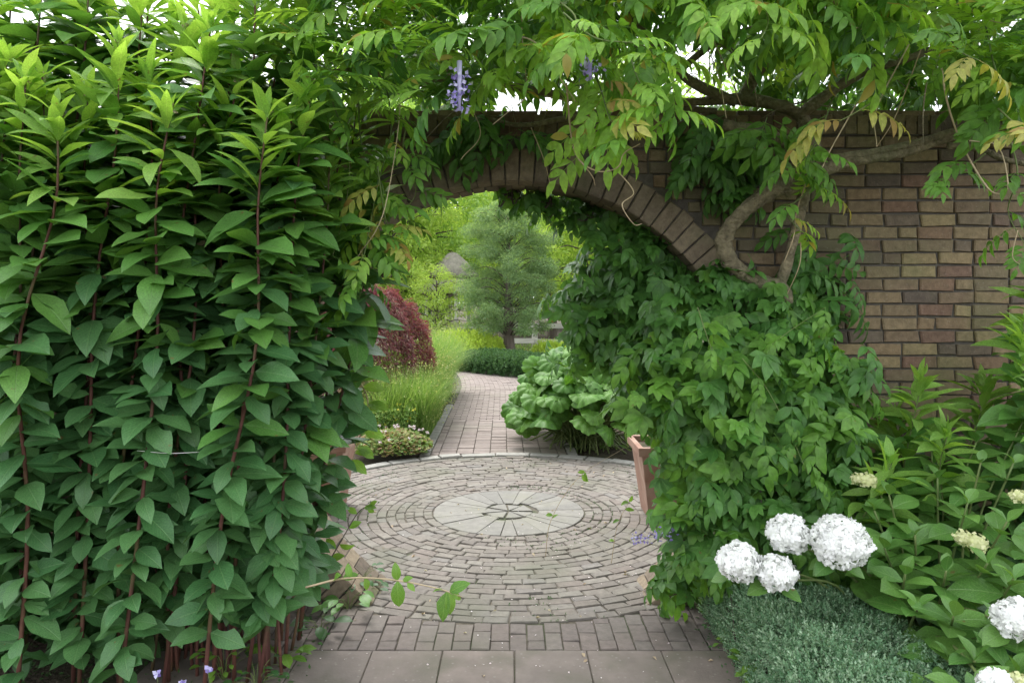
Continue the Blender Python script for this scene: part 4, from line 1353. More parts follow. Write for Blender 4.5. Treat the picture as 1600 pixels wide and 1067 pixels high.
def wisteria():
    t = thing('wisteria', (1.45, 4.05, 0), 'old wisteria with twisted grey trunks, spreading over the wall top and hanging in the foreground', 'climber')
    Y = 4.05
    # the looping trunk on the wall and its limbs
    vine_piece(t, 'trunk', [(1.60, 4.0, -.05), at(1235, 640, 4.0), at(1228, 520, 4.05), at(1222, 455, 4.08), at(1178, 438, 4.08), at(1140, 408, 4.06), at(1131, 375, 4.05), at(1148, 345, 4.02), at(1190, 308, 4.0), at(1240, 288, 3.98)], .048, .043, 60, rough=.11, sides=14)
    vine_piece(t, 'trunk', [at(1218, 450, 4.1), at(1236, 390, 4.08), at(1250, 330, 4.04), at(1262, 285, 4.0), at(1275, 240, 4.0), at(1262, 195, 4.05)], .028, .034, 34, rough=.1, sides=12)
    vine_piece(t, 'branch', [at(1225, 300, 3.98), at(1285, 268, 3.92), at(1340, 250, 3.9), at(1420, 236, 3.88), at(1495, 213, 3.85), at(1560, 220, 3.8)], .040, .022, 40, rough=.1, sides=12)
    vine_piece(t, 'branch', [at(1290, 250, 3.93), at(1360, 240, 3.88), at(1440, 222, 3.86), at(1500, 205, 3.84), at(1570, 198, 3.8), at(1640, 205, 3.8)], .026, .018, 26)
    vine_piece(t, 'branch', [at(1480, 228, 3.85), at(1530, 232, 3.8), at(1565, 248, 3.75), at(1620, 260, 3.7)], .020, .012, 16)
    vine_piece(t, 'branch', [at(1282, 268, 4.02), at(1240, 230, 4.0), at(1180, 205, 4.0), at(1130, 196, 4.05)], .044, .03, 18)
    vine_piece(t, 'branch', [at(1265, 215, 4.05), at(1250, 180, 4.1), at(1205, 162, 4.1), at(1150, 155, 4.12), at(1080, 160, 4.2), at(1010, 158, 4.25), at(930, 160, 4.3), at(880, 150, 4.3)], .040, .018, 40, rough=.1, sides=12)
    vine_piece(t, 'branch', [at(1248, 182, 4.1), at(1290, 150, 4.0), at(1350, 112, 3.9), at(1420, 92, 3.8), at(1500, 60, 3.7)], .034, .016, 30, rough=.1)
    vine_piece(t, 'branch', [at(1150, 160, 4.12), at(1080, 128, 4.1), at(1030, 78, 4.0), at(990, 30, 3.9), at(960, -40, 3.8)], .032, .016, 20)
    vine_piece(t, 'branch', [at(1160, 155, 4.12), at(1190, 105, 4.1), at(1250, 40, 4.0), at(1300, -60, 3.9)], .036, .02, 20)
    vine_piece(t, 'branch', [at(1120, 175, 4.2), at(1000, 165, 4.3), at(900, 182, 4.22), at(820, 196, 4.22), at(770, 188, 4.25)], .022, .012, 22)
    vine_piece(t, 'branch', [at(880, 150, 4.3), at(800, 135, 4.3), at(720, 120, 4.3), at(640, 130, 4.2), at(560, 110, 4.1), at(470, 120, 4.0)], .024, .012, 22)
    vine_piece(t, 'branch', [at(1050, 120, 4.1), at(1130, 60, 4.3), at(1230, 30, 4.5), at(1350, -20, 4.6)], .022, .014, 18)
    L = Leaves()
    # canopy over the wall: clumps of leaves on short side shoots
    def hole(px, py):
        for cx, cy, rx, ry in ((905, 145, 50, 20), (820, 158, 60, 14), (1085, 95, 62, 45), (1190, 20, 26, 20), (745, 60, 18, 14), (1010, 45, 25, 18), (950, 95, 30, 15), (640, 150, 40, 14), (1140, 140, 26, 14), (550, 90, 18, 22), (1200, 70, 14, 16)):
            if ((px - cx) / rx) ** 2 + ((py - cy) / ry) ** 2 < 1: return True
        return False
    def bottom(px):   # the lower edge of the canopy
        return np.interp(px, [380, 560, 640, 700, 800, 900, 1000, 1100, 1200, 1300, 1400, 1500, 1600, 1700], [110, 170, 160, 160, 130, 105, 95, 105, 125, 135, 125, 120, 135, 140])
    n = 0
    while n < 2500:
        px = rng.uniform(400, 1720); py = rng.uniform(-260, 230)
        if py > bottom(px) + rng.normal(0, 12) or hole(px, py + 22): continue
        if px < 560 and py > 120: continue
        Yd = rng.uniform(3.0, 4.9)
        if 1050 < px < 1460 and py > 55 and Yd < 4.2 and rng.random() < .93: continue
        if 640 < px < 1060 and py > 85 and Yd < 4.3 and rng.random() < .4: continue
        if 1300 < px < 1500 and py > 125: continue
        if 1080 < px < 1300 and py > 110 and rng.random() < .5: continue
        if hole(px, py - 10) : continue
        p = at(px, py, Yd)
        fine = px < 760 or px > 1430
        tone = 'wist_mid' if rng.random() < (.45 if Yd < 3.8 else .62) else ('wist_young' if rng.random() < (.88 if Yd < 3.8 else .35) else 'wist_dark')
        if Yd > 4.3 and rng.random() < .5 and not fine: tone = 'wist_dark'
        az = rng.uniform(0, 2 * PI)
        d = unit(np.array([math.cos(az), math.sin(az) * .8 - .35, rng.normal(-.25, .35)]))
        up = np.array([0, -.35, 1]) + rng.normal(0, .35, 3)
        k = rng.uniform(.75, 1.15)
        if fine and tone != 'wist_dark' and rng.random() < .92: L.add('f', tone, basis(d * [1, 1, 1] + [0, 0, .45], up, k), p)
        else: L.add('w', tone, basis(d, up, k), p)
        n += 1
    n = 0
    while n < 860:
        px = rng.uniform(560, 1520); py = rng.uniform(-60, 175)
        if hole(px, py + 12) or hole(px, py - 14): continue
        az = rng.uniform(0, 2 * PI)
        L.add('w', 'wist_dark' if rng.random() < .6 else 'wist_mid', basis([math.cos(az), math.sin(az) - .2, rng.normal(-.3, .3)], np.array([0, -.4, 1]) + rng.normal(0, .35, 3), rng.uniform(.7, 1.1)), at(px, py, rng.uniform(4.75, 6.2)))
        n += 1
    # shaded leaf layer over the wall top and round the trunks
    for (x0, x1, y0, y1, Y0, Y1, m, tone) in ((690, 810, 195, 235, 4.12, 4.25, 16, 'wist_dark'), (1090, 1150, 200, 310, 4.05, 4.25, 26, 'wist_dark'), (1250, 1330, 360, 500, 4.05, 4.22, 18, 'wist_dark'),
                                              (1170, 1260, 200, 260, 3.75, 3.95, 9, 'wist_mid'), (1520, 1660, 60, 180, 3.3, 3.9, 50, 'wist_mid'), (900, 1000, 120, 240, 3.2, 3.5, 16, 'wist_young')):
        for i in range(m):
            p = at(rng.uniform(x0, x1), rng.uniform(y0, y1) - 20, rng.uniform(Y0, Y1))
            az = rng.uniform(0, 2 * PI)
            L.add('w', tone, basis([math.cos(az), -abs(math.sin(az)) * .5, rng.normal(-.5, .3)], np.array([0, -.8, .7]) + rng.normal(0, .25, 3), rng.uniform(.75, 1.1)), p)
    # trailing shoots with leaves: (control pixels, depth, radius, tone, leaf spacing)
    shoots = [([(600, 120), (612, 200), (590, 290), (575, 370), (560, 440)], 3.55, 'wist_young', 13),
              ([(560, 150), (566, 230), (600, 300), (585, 380), (560, 470)], 3.62, 'wist_mid', 12),
              ([(640, 170), (630, 240), (650, 300), (620, 340)], 3.7, 'wist_mid', 9),
              ([(520, 160), (545, 240), (540, 320), (520, 400)], 3.5, 'wist_mid', 10),
              ([(590, 260), (600, 330), (610, 370)], 3.5, 'wist_yellow', 5),
              ([(900, 60), (935, 130), (955, 190), (985, 215)], 3.1, 'wist_yellow', 6),
              ([(985, 90), (1000, 130), (1030, 165), (1055, 180)], 3.0, 'wist_young', 6),
              ([(1470, 40), (1500, 80), (1530, 95)], 3.0, 'wist_yellow', 4),
              ([(1560, 170), (1600, 205), (1625, 215)], 3.1, 'wist_yellow', 4),
              ([(1380, 150), (1330, 180), (1290, 200)], 3.3, 'wist_yellow', 3),
              ([(1290, 190), (1275, 240), (1270, 290), (1230, 330), (1250, 360)], 3.6, 'wist_young', 6),
              ([(1570, 190), (1590, 270), (1575, 330), (1600, 380)], 3.4, 'wist_mid', 6),
              ([(1540, 240), (1500, 270), (1460, 290)], 3.4, 'wist_mid', 4),
              ([(1300, 160), (1270, 230), (1235, 270)], 3.5, 'wist_mid', 7),
              ([(1540, 40), (1560, 120), (1600, 160)], 3.2, 'wist_young', 6),
              ([(880, 20), (930, 60), (1000, 70), (1040, 100)], 2.9, 'wist_young', 9),
              ([(870, 0), (900, 30), (890, 80), (880, 110)], 3.0, 'wist_mid', 8),
              ([(1180, -20), (1200, 30), (1190, 60)], 3.0, 'wist_young', 5)]
    for ctrl, Yd, tone, m in shoots:
        pts = [at(a, b, Yd + rng.normal(0, .05)) for a, b in ctrl]
        vine_piece(t, 'shoot', pts, .0045, .0022, 18, 'greenstem', 5, 0)
        C = spline(pts, m + 1)
        for i in range(m):
            az = rng.uniform(0, 2 * PI)
            d = unit(np.array([math.cos(az), math.sin(az) * .6 - .3, rng.normal(-.15, .3)]))
            L.add('w', tone if rng.random() < .8 else 'wist_mid', basis(d, np.array([0, -.4, 1]) + rng.normal(0, .3, 3), rng.uniform(.55, .9)), C[i + 1])
    # bare tendrils that hang and curl
    ten = [([(885, 130), (893, 215), (905, 250), (935, 268), (965, 262), (975, 240), (1000, 225)], 3.2, .0042),
           ([(815, 0), (816, 60), (822, 145), (800, 170), (770, 195)], 3.3, .003), ([(800, 55), (840, 70), (880, 130), (900, 160)], 3.25, .004),
           ([(960, 262), (990, 300), (972, 320), (990, 350), (1003, 350)], 3.2, .003), ([(905, 250), (925, 275), (930, 290)], 3.2, .003),
           ([(1468, 80), (1480, 160), (1505, 230), (1540, 290), (1560, 303), (1575, 290), (1560, 230), (1515, 220)], 3.3, .0048),
           ([(1100, 30), (1140, 120), (1160, 170)], 3.6, .0035), ([(1085, 40), (1120, 110), (1135, 185)], 3.5, .003),
           ([(1420, 70), (1370, 170), (1370, 230)], 3.4, .0035), ([(1440, 75), (1400, 180), (1370, 230)], 3.5, .003),
           ([(1300, 0), (1330, 40), (1365, 48)], 3.3, .0045), ([(1340, 160), (1300, 230), (1285, 262)], 3.4, .0035),
           ([(1265, 270), (1245, 330), (1240, 370), (1225, 410)], 3.6, .0035), ([(1250, 360), (1250, 410), (1230, 460)], 3.6, .003),
           ([(830, 200), (850, 250), (860, 290)], 3.8, .003), ([(610, 135), (625, 170), (600, 330), (560, 400), (545, 430)], 3.5, .003),
           ([(1590, 360), (1582, 400), (1595, 415)], 3.4, .003), ([(650, 60), (690, 100), (750, 200), (720, 250)], 3.6, .003),
           ([(850, 150), (900, 158), (955, 150), (1000, 162)], 3.9, .006), ([(1500, 0), (1540, 30), (1590, 40)], 3.1, .003)]
    for ctrl, Yd, r in ten:
        vine_piece(t, 'tendril', [at(a, b, Yd + rng.normal(0, .04)) for a, b in ctrl], r, r * .55, 30, 'tanstem', 6, 0)
    # random fine twigs through the canopy
    A = Acc()
    for i in range(120):
        p = at(rng.uniform(450, 1650), rng.uniform(-100, 170), rng.uniform(3.3, 4.7))
        d = unit(rng.normal(0, 1, 3) * [1, .6, .6]); l = rng.uniform(.15, .5)
        V, Fc = tube(spline([p, p + d * l * .5 + rng.normal(0, .03, 3), p + d * l - [0, 0, .08]], 6), np.linspace(.004, .002, 6), 4)
        A.add(V, Fc)
    A.build('twig', M['bark'], t, 'stuff')
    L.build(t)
    # late flower clusters
    for px, py, Yd, ln in ((718, 118, 3.0, .15), (922, 98, 2.95, .07)):
        A = Acc(); k = int(ln * 620); p = at(px, py, Yd)
        V, Fc = tube([p + [0, 0, .06], p - [0, 0, ln]], [.012, .006], 5); A.add(V, Fc)
        P = p + np.c_[rng.normal(0, .022, k), rng.normal(0, .02, k), rng.uniform(-ln, .02, k)]
        A.scatter(quad_tpl(1, .8), basis(rng.normal(0, 1, (k, 3)), rng.normal(0, 1, (k, 3)), np.full(k, .022)), P)
        A.build('flower_cluster', M['purple'], t)
wisteria()


def climber(name, label, blobs, shoots, seed_r, wall=WF, extra=None, dark=.8):
    """dense leafy climber: leaves laid like shingles over the mass's outer skin and through it"""
    c = np.mean([b[0] for b in blobs], 0)
    t = thing(name, (c[0], c[1], 0), label, 'climber')
    L = Leaves()
    for cen, rad, n, tone_p in blobs:
        cen = np.array(cen); rad = np.array(rad)
        for i in range(n):
            d = unit(rng.normal(0, 1, 3)); 
            if d[1] > .35: d[1] = -d[1]
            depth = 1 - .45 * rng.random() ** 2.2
            p = cen + d * rad * depth * (1 + .24 * math.sin(d[0] * 8 + d[2] * 7 + cen[0] * 9)) + rng.normal(0, .035, 3)
            if p[2] < .04: continue
            o = unit(d / rad)
            hang = unit(np.array([o[0] * .7 + rng.normal(0, .6), o[1] * .8 + rng.normal(0, .25), -.45 + rng.normal(0, .4)]))
            up = o * .6 + np.array([0, -.25, .8]) + rng.normal(0, .3, 3)
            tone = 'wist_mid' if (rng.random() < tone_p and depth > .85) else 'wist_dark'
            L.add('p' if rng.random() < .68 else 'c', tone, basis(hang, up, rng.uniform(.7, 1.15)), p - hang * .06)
    S = Acc()
    for i in range(70):
        cen, rad, n, _ = blobs[int(rng.integers(0, len(blobs)))]
        a = np.array(cen) + rng.normal(0, .25, 3) * rad; b = np.array(cen) + unit(rng.normal(0, 1, 3)) * np.array(rad) * .9
        a[1] = max(a[1], cen[1])
        V, Fc = tube(spline([a, (a + b) / 2 + rng.normal(0, .05, 3), b], 6), np.linspace(.008, .003, 6), 5); S.add(V, Fc)
    S.build('twig', M['darkbark'], t, 'stuff')
    for ctrl, Yd, r, m in shoots:
        pts = [at(a, b, Yd) for a, b in ctrl]
        vine_piece(t, 'shoot', pts, r, r * .5, 20, 'greenstem', 6, 0)
        C = spline(pts, m + 1)
        for i in range(m):
            az = rng.uniform(0, 2 * PI)
            L.add('c', 'wist_mid', basis([math.cos(az), -.4, -.4], [0, -.5, 1], .6), C[i + 1])
    L.build(t)
    return t


def b(px, py, Y, rx, ry, rz, n, tp):
    return (at(px, py, Y), (rx, ry, rz), n, tp)

climber('climbing_vine', 'dense dark green climber mounded against the wall right of the gate', [
    b(1140, 620, 3.92, .52, .42, .36, 330, .75), b(1220, 600, 3.95, .42, .35, .34, 200, .6), b(1075, 545, 4.12, .34, .28, .36, 170, .25),
    b(1125, 730, 4.0, .30, .35, .38, 190, .6), b(1205, 750, 3.9, .44, .35, .38, 210, .35), b(1285, 680, 4.0, .24, .25, .30, 80, .3),
    b(1115, 845, 3.85, .24, .28, .20, 110, .5), b(1225, 850, 3.8, .40, .25, .28, 120, .3), b(1265, 470, 4.2, .20, .08, .20, 34, .1), b(1215, 490, 4.0, .18, .14, .12, 40, .4), b(1105, 465, 4.15, .18, .1, .12, 40, .2), b(1140, 430, 4.12, .12, .08, .12, 26, .2), b(1040, 905, 4.1, .10, .12, .10, 16, .4),
    b(1150, 270, 4.18, .14, .10, .22, 32, .2), b(1030, 580, 4.3, .18, .3, .30, 80, .35)],
    [([(1090, 480), (1110, 540), (1135, 590)], 3.5, .0028, 4), ([(1180, 560), (1230, 520), (1290, 480)], 3.55, .0022, 5), ([(1160, 560), (1200, 610), (1240, 690), (1262, 740)], 3.45, .0022, 6)], 1)
climber('climbing_vine', 'darker climber growing inside the gate opening on its right jamb', [
    b(975, 470, 4.75, .36, .40, .50, 260, .05), b(930, 500, 5.0, .26, .35, .36, 170, .05), b(1010, 400, 4.6, .20, .22, .26, 80, .05), b(1010, 600, 4.7, .16, .25, .22, 60, .1),], [], 2)
climber('climbing_vine', 'small dark leafy trail hanging under the crown of the gate', [
    b(850, 318, 4.75, .22, .10, .06, 36, .15), b(925, 335, 4.75, .18, .12, .08, 34, .1), b(800, 305, 4.72, .08, .06, .04, 8, .3)], [], 3)


# ------------------------------------------------------------------ hydrangea, low shrub, leafy plants at the right
hyd_specs = [dict(L=1, W=w, n=7, fold=f, droop=dr, a0=.1, serr=.02, widest=.46, wave=.008, seed=50 + i) for i, (w, f, dr) in enumerate([(.56, .2, .5), (.52, .28, .8), (.60, .15, .6), (.50, .32, .95), (.57, .22, .35)])]
hyd_tp = [leaf_tpl(**k) for k in hyd_specs]
HM = {k: shared_meshes('leaf', hyd_tp, M[k]) for k in ('hydr', 'hydr_dark')}


def floret_tpl(seed, R=.5):
    r = np.random.default_rng(seed); A = Acc()
    for k in range(4):
        a = k * PI / 2 + r.normal(0, .1)
        V = np.array([(0, 0, 0), (.32, .28, .05), (.36, .66, .02), (0, .86, -.03), (-.36, .66, .02), (-.32, .28, .05), (0, .5, .09)]) * R * r.uniform(.9, 1.1)
        V[:, 2] += r.normal(0, .03 * R, 7)
        Fc = np.array([(6, 0, 1), (6, 1, 2), (6, 2, 3), (6, 3, 4), (6, 4, 5), (6, 5, 0)])
        c, s_ = math.cos(a), math.sin(a)
        A.add(V @ np.array([[c, s_, 0], [-s_, c, 0], [0, 0, 1]]), Fc, None, r.random() * .5)
    return np.concatenate(A.V), np.concatenate(A.F), np.concatenate(A.U), np.concatenate(A.R)
flo = [floret_tpl(i) for i in range(3)]


def flower_head(t, c, R, mat='white', n=150, size=.036, squash=.85):
    A = Acc()
    i = np.arange(n) + .5
    ph = np.arccos(1 - 1.75 * i / n); th = PI * (1 + 5 ** .5) * i
    d = np.stack([np.cos(th) * np.sin(ph), np.sin(th) * np.sin(ph), np.cos(ph)], 1)
    tilt = unit(np.array([0, -.75, 1.0]))
    # axis leans to the light and the viewer's side
    x = unit(np.cross([0, 1., 0], tilt)); y = np.cross(tilt, x)
    d = d[:, :1] * x + d[:, 1:2] * y + d[:, 2:] * tilt
    lump = 1 + .04 * np.sin(d[:, 0] * 6 + c[0] * 20) + .05 * np.sin(d[:, 2] * 7 + 1) + rng.normal(0, .02, n)
    P = np.array(c) + d * R * lump[:, None] * np.array([1, 1, squash])
    nr = d + rng.normal(0, .16, (n, 3))
    for k in range(3):
        s = slice(k, None, 3); m = len(P[s])
        A.scatter(flo[k], basis(unit(rng.normal(0, 1, (m, 3))), nr[s], size * rng.uniform(.85, 1.2, m)), P[s])
    ca = PI * 2 * np.arange(12) / 12
    cp = [(0, 0, -1)] + [(math.cos(a) * math.cos(e), math.sin(a) * math.cos(e), math.sin(e)) for e in (-.8, -.3, .3, .8) for a in ca] + [(0, 0, 1)]
    cfc = [(0, 1 + (j + 1) % 12, 1 + j) for j in range(12)] + [(49, 37 + j, 37 + (j + 1) % 12) for j in range(12)]
    for i_ in range(3):
        for j in range(12):
            a_, b_ = 1 + i_ * 12 + j, 1 + i_ * 12 + (j + 1) % 12
            cfc += [(a_, b_, b_ + 12), (a_, b_ + 12, a_ + 12)]
    A.add(np.array(c) + np.array(cp) * R * .86 * np.array([1, 1, squash]), cfc)
    return A.build('flower_head', M[mat], t, smooth=False)


def hydrangea():
    t = thing('hydrangea', (2.1, 3.5, 0), 'hydrangea bush with broad oval leaves and big white mophead blooms', 'shrub')
    ros = []
    # rosettes over the bush's face
    cells = [(1345, 800, 3.3), (1400, 770, 3.4), (1460, 740, 3.45), (1530, 720, 3.4), (1590, 730, 3.3), (1380, 850, 3.15), (1440, 830, 3.15), (1510, 800, 3.1), (1570, 810, 3.0), (1620, 850, 2.9),
             (1410, 900, 3.0), (1470, 890, 2.95), (1530, 880, 2.9), (1590, 900, 2.8), (1440, 960, 2.85), (1500, 960, 2.75), (1560, 960, 2.7), (1620, 990, 2.6), (1480, 1020, 2.65), (1540, 1040, 2.55), (1600, 1050, 2.5), (1540, 1100, 2.4), (1620, 1120, 2.3),
             (1370, 760, 3.6), (1440, 700, 3.7), (1520, 690, 3.65), (1600, 680, 3.6), (1350, 880, 3.3), (1480, 1110, 2.5), (1660, 780, 3.0), (1680, 930, 2.7), (1300, 850, 3.35)]
    S = Acc(); nleaf = 0; D = {k: Acc() for k in ('hydr', 'hydr_dark')}
    for i, (px, py, Yd) in enumerate(cells):
        tip = at(px + rng.normal(0, 8), py + rng.normal(0, 8), Yd)
        base = np.array([2.1 + (tip[0] - 2.1) * .3 + rng.normal(0, .08), 3.3 + (tip[1] - 3.3) * .4 + .15, -.04])
        C = spline([base, (base + tip) / 2 + [(tip[0] - base[0]) * -.1, .05, .08], tip], 12)
        V, Fc = tube(C, np.linspace(.008, .0045, 12), 6); S.add(V, Fc)
        az0 = rng.uniform(0, PI)
        for k in range(5):
            p = C[11 - k] if k < 3 else C[11 - 2 * k + 2]
            ln = [.09, .15, .185, .19, .175][k] * rng.uniform(.85, 1.15)
            for sgn in (0, PI):
                az = az0 + k * PI / 2 + sgn + rng.normal(0, .2)
                el = [.95, .45, .12, -.15, -.35][k] + rng.normal(0, .15)
                d = np.array([math.cos(az) * math.cos(el), math.sin(az) * math.cos(el), math.sin(el)])
                up = np.array([-math.cos(az) * math.sin(el), -math.sin(az) * math.sin(el) - .3, math.cos(el)]) + rng.normal(0, .2, 3)
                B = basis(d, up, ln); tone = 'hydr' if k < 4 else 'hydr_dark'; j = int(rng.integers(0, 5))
                if nleaf < 296 and k < 5:
                    put('leaf', HM[tone][j], t, B, p); nleaf += 1
                else:
                    D[tone].scatter(hyd_tp[j], B[None], p[None])
    # inner leaves, the shade inside the bush put into a darker leaf colour
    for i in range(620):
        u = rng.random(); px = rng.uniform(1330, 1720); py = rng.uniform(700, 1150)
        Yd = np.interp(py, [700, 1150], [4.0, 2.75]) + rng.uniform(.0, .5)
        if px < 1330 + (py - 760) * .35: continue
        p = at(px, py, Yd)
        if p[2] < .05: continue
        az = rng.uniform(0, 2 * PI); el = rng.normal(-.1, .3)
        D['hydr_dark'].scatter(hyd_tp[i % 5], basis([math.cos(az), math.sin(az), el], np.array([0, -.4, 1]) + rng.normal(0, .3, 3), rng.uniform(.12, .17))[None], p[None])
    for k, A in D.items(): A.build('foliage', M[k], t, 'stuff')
    for px, py, Yd, R in ((1232, 833, 3.15, .088), (1311, 846, 3.05, .118), (1155, 877, 3.1, .088), (1213, 894, 3.05, .078), (1588, 966, 2.6, .075), (1556, 1070, 2.35, .05)):
        c = at(px, py, Yd)
        flower_head(t, c, R, 'white', int(230 * (R / .09) ** 1.6), .036)
        V, Fc = tube(spline([(1.95 + rng.normal(0, .1), 3.5, 0), (c + [1.95, 3.5, 0]) / 2 + [0, .05, .15], c - [0, -.02, R * .5]], 12), np.linspace(.008, .005, 12), 6); S.add(V, Fc)
        for j in range(4):
            az = rng.uniform(0, 2 * PI); d = [math.cos(az), math.sin(az) * .5, -.25]
            put('leaf', HM['hydr'][j], t, basis(d, [0, -.5, 1], .13), c - np.array([0, -.03, R * .75]))
    for px, py, Yd, R in ((1355, 750, 3.4, .04), (1340, 748, 3.42, .03), (1505, 840, 3.0, .035), (1525, 848, 2.98, .045), (1590, 775, 3.0, .03), (1592, 1066, 2.4, .035)):
        flower_head(t, at(px, py, Yd), R, 'cream', 34, .024)
    S.build('stem', M['greenstem'], t, 'stuff')
hydrangea()

tiny_hedge('low_shrub_hedge', 'low grey green hedge of tiny leaves below the white blooms', 'hedge', [(1.13, 2.5), (1.12, 4.15), (1.62, 4.2), (1.85, 2.5)], .40, 'box', 21000,
           [sprig_tpl(11, .05, .014, .0075, i) for i in range(4)], mound=.12, wob=.022)


def right_plants():
    plants = [((1.75, 3.95), (1335, 770, 3.8)), ((2.05, 3.95), (1440, 600, 3.8)), ((2.2, 3.8), (1480, 680, 3.6)), ((2.45, 4.0), (1540, 600, 3.85)), ((2.65, 3.8), (1600, 500, 3.6)), ((2.35, 4.05), (1400, 660, 3.95)),
              ((2.8, 3.7), (1640, 590, 3.4)), ((2.85, 4.0), (1630, 440, 3.8)), ((1.55, 3.7), (1395, 720, 3.6))]
    where = ['lowest, beside the cream flower', 'tallest before the brick wall', 'in front, with a star of slim leaves', 'under the dark bricks near the edge', 'tall at the edge of the picture', 'short, against the wall foot', 'nearest the right edge', 'behind, cut by the edge', 'small, between hydrangea and climber']
    for i, ((bx, by), (px, py, Yd)) in enumerate(plants):
        stem_plant((bx, by, 0), at(px, py, Yd), 'leafy plant right of the gate, %s' % where[i], group='leafy plants below the wall on the right', L0=.19, nz=.06, whorl=4, bud=False, r0=.007, z_first=.2, name='leafy_plant', stem='greenstem')
right_plants()


# ------------------------------------------------------------------ small things
def trailing_shoot(name, label, cat, ctrl, Yd, leaves, stem_r=.0048, mat='weed', stem='tanstem', n=24):
    pts = [at(a, c, Yd + d) for a, c, d in ctrl]
    t = thing(name, pts[0], label, cat)
    vine_piece(t, 'stem', pts, stem_r, stem_r * .5, n, stem, 5, 0)
    tp = [leaf_tpl(1, .5, 5, .25, .5 + .3 * i, .1, .0, .42, seed=80 + i) for i in range(3)]
    ms = shared_meshes('leaf', tp, M[mat])
    C = spline(pts, 40)
    for f, ang, ln in leaves:
        p = C[int(f * 39)]
        a = math.radians(ang)
        put('leaf', ms[int(rng.integers(0, 3))], t, basis([math.cos(a), rng.normal(-.2, .2), math.sin(a)], np.array([0, -.8, .6]) + rng.normal(0, .3, 3), ln), p)
    return t

trailing_shoot('trailing_shoot', 'thin tan shoot with a few bright leaves arching out over the near paving', 'plant', [(478, 917, 0), (540, 903, -.05), (610, 905, -.1), (680, 918, -.15), (722, 932, -.15)], 3.0,
               [(.18, 60, .07), (.25, 20, .07), (.3, 110, .065), (.36, -70, .06), (.55, 95, .08), (.58, 30, .05), (.54, -85, .12), (.6, -40, .05), (.88, 40, .10), (.84, 160, .05), (.86, -70, .10), (.85, -100, .12), (.9, -30, .05)])
trailing_shoot('trailing_shoot', 'slim dark twig with small drooping leaflets leaning over the round court on the right', 'plant', [(955, 880, 0), (965, 820, 0), (985, 780, 0)], 4.4,
               [(.6, 200, .05), (.8, 0, .06), (.95, 180, .06), (.97, 60, .05), (.3, 170, .04)], .0025)
trailing_shoot('trailing_shoot', 'long arching twig with sparse leaflets crossing in front of the stone disc', 'plant', [(852, 870, 0), (862, 810, 0), (905, 745, .1), (975, 700, .2)], 4.3,
               [(.15, 160, .03), (.35, 40, .05), (.38, 170, .05), (.72, -90, .07), (.74, 180, .05), (.70, -60, .06)], .0022)
trailing_shoot('trailing_shoot', 'dark sprawling twig at the left foot of the gate beside the hedge', 'plant', [(500, 900, 0), (530, 850, 0), (560, 800, 0), (580, 790, 0)], 3.9,
               [(.2, 20, .09), (.35, -20, .09), (.5, 30, .08), (.65, 150, .07), (.8, 10, .08), (.95, 40, .06), (.3, 140, .09), (.9, -50, .06)], .004, stem='darkbark')
trailing_shoot('trailing_shoot', 'dangling shoot of light green leaves at the right edge of the hedge below the maple', 'plant', [(560, 590, 0), (575, 630, 0), (560, 690, 0), (550, 720, 0)], 4.0,
               [(.05, 20, .12), (.15, 0, .13), (.2, 200, .1), (.35, -10, .14), (.4, 20, .12), (.55, -20, .14), (.6, 180, .09), (.75, -30, .13), (.85, 10, .1), (.98, -40, .12)], .004)


def weed(px, py, h, n, label, mat='weed', spread=.1, name='weed', ll=.05):
    Yd = F * CAM_H / (py - HY)
    base = at(px, py, Yd); base[2] = 0
    t = thing(name, base, label, 'weed')
    tp = [leaf_tpl(1, .55, 4, .25, .6, .1, .04, .48, seed=90 + i) for i in range(3)]
    ms = shared_meshes('leaf', tp, M[mat])
    S = Acc()
    for i in range(n):
        a = rng.uniform(0, 2 * PI); r = spread * rng.random() ** .5; z = h * rng.uniform(.25, 1)
        p = base + [r * math.cos(a), r * math.sin(a), z]
        V, Fc = tube(spline([base - [0, 0, .03], base + [r * .4 * math.cos(a), r * .4 * math.sin(a), z * .7], p], 5), [.002, .002, .0018, .0015, .001], 4); S.add(V, Fc)
        put('leaf', ms[i % 3], t, basis([math.cos(a), math.sin(a), rng.normal(0, .2)], [0, -.2, 1], ll * rng.uniform(.7, 1.3)), p)
    S.build('stem', M['greenstem'], t, 'stuff')
    return t

weed(560, 925, .16, 20, 'loose leafy weed against the tilted bricks at the left foot', 'hydr_dark', .16, ll=.07)
weed(350, 1060, .16, 26, 'bright green rosette weed at the foot of the hedge', spread=.12, ll=.045)
weed(440, 1040, .10, 9, 'round leaved seedling at the edge of the slabs by the hedge', spread=.09, ll=.09)
weed(400, 1075, .12, 16, 'dark green weed under the bare canes', 'hydr_dark', .14)
weed(1075, 945, .10, 16, 'ferny weed growing at the foot of the gate ring on the right', spread=.13, ll=.07)
weed(1140, 1010, .08, 12, 'small round leaved weed between slabs and the grey green hedge', spread=.07, ll=.045)
weed(1185, 1075, .14, 18, 'yellow green weed in front of the grey green hedge', spread=.1, ll=.07)
weed(500, 985, .10, 10, 'trailing weed leaf on the paving beside the hedge', 'hydr_dark', .10, ll=.10)
weed(545, 950, .12, 14, 'leafy weed on the bricks at the left foot of the gate', 'hedge_mid', .14, ll=.09)
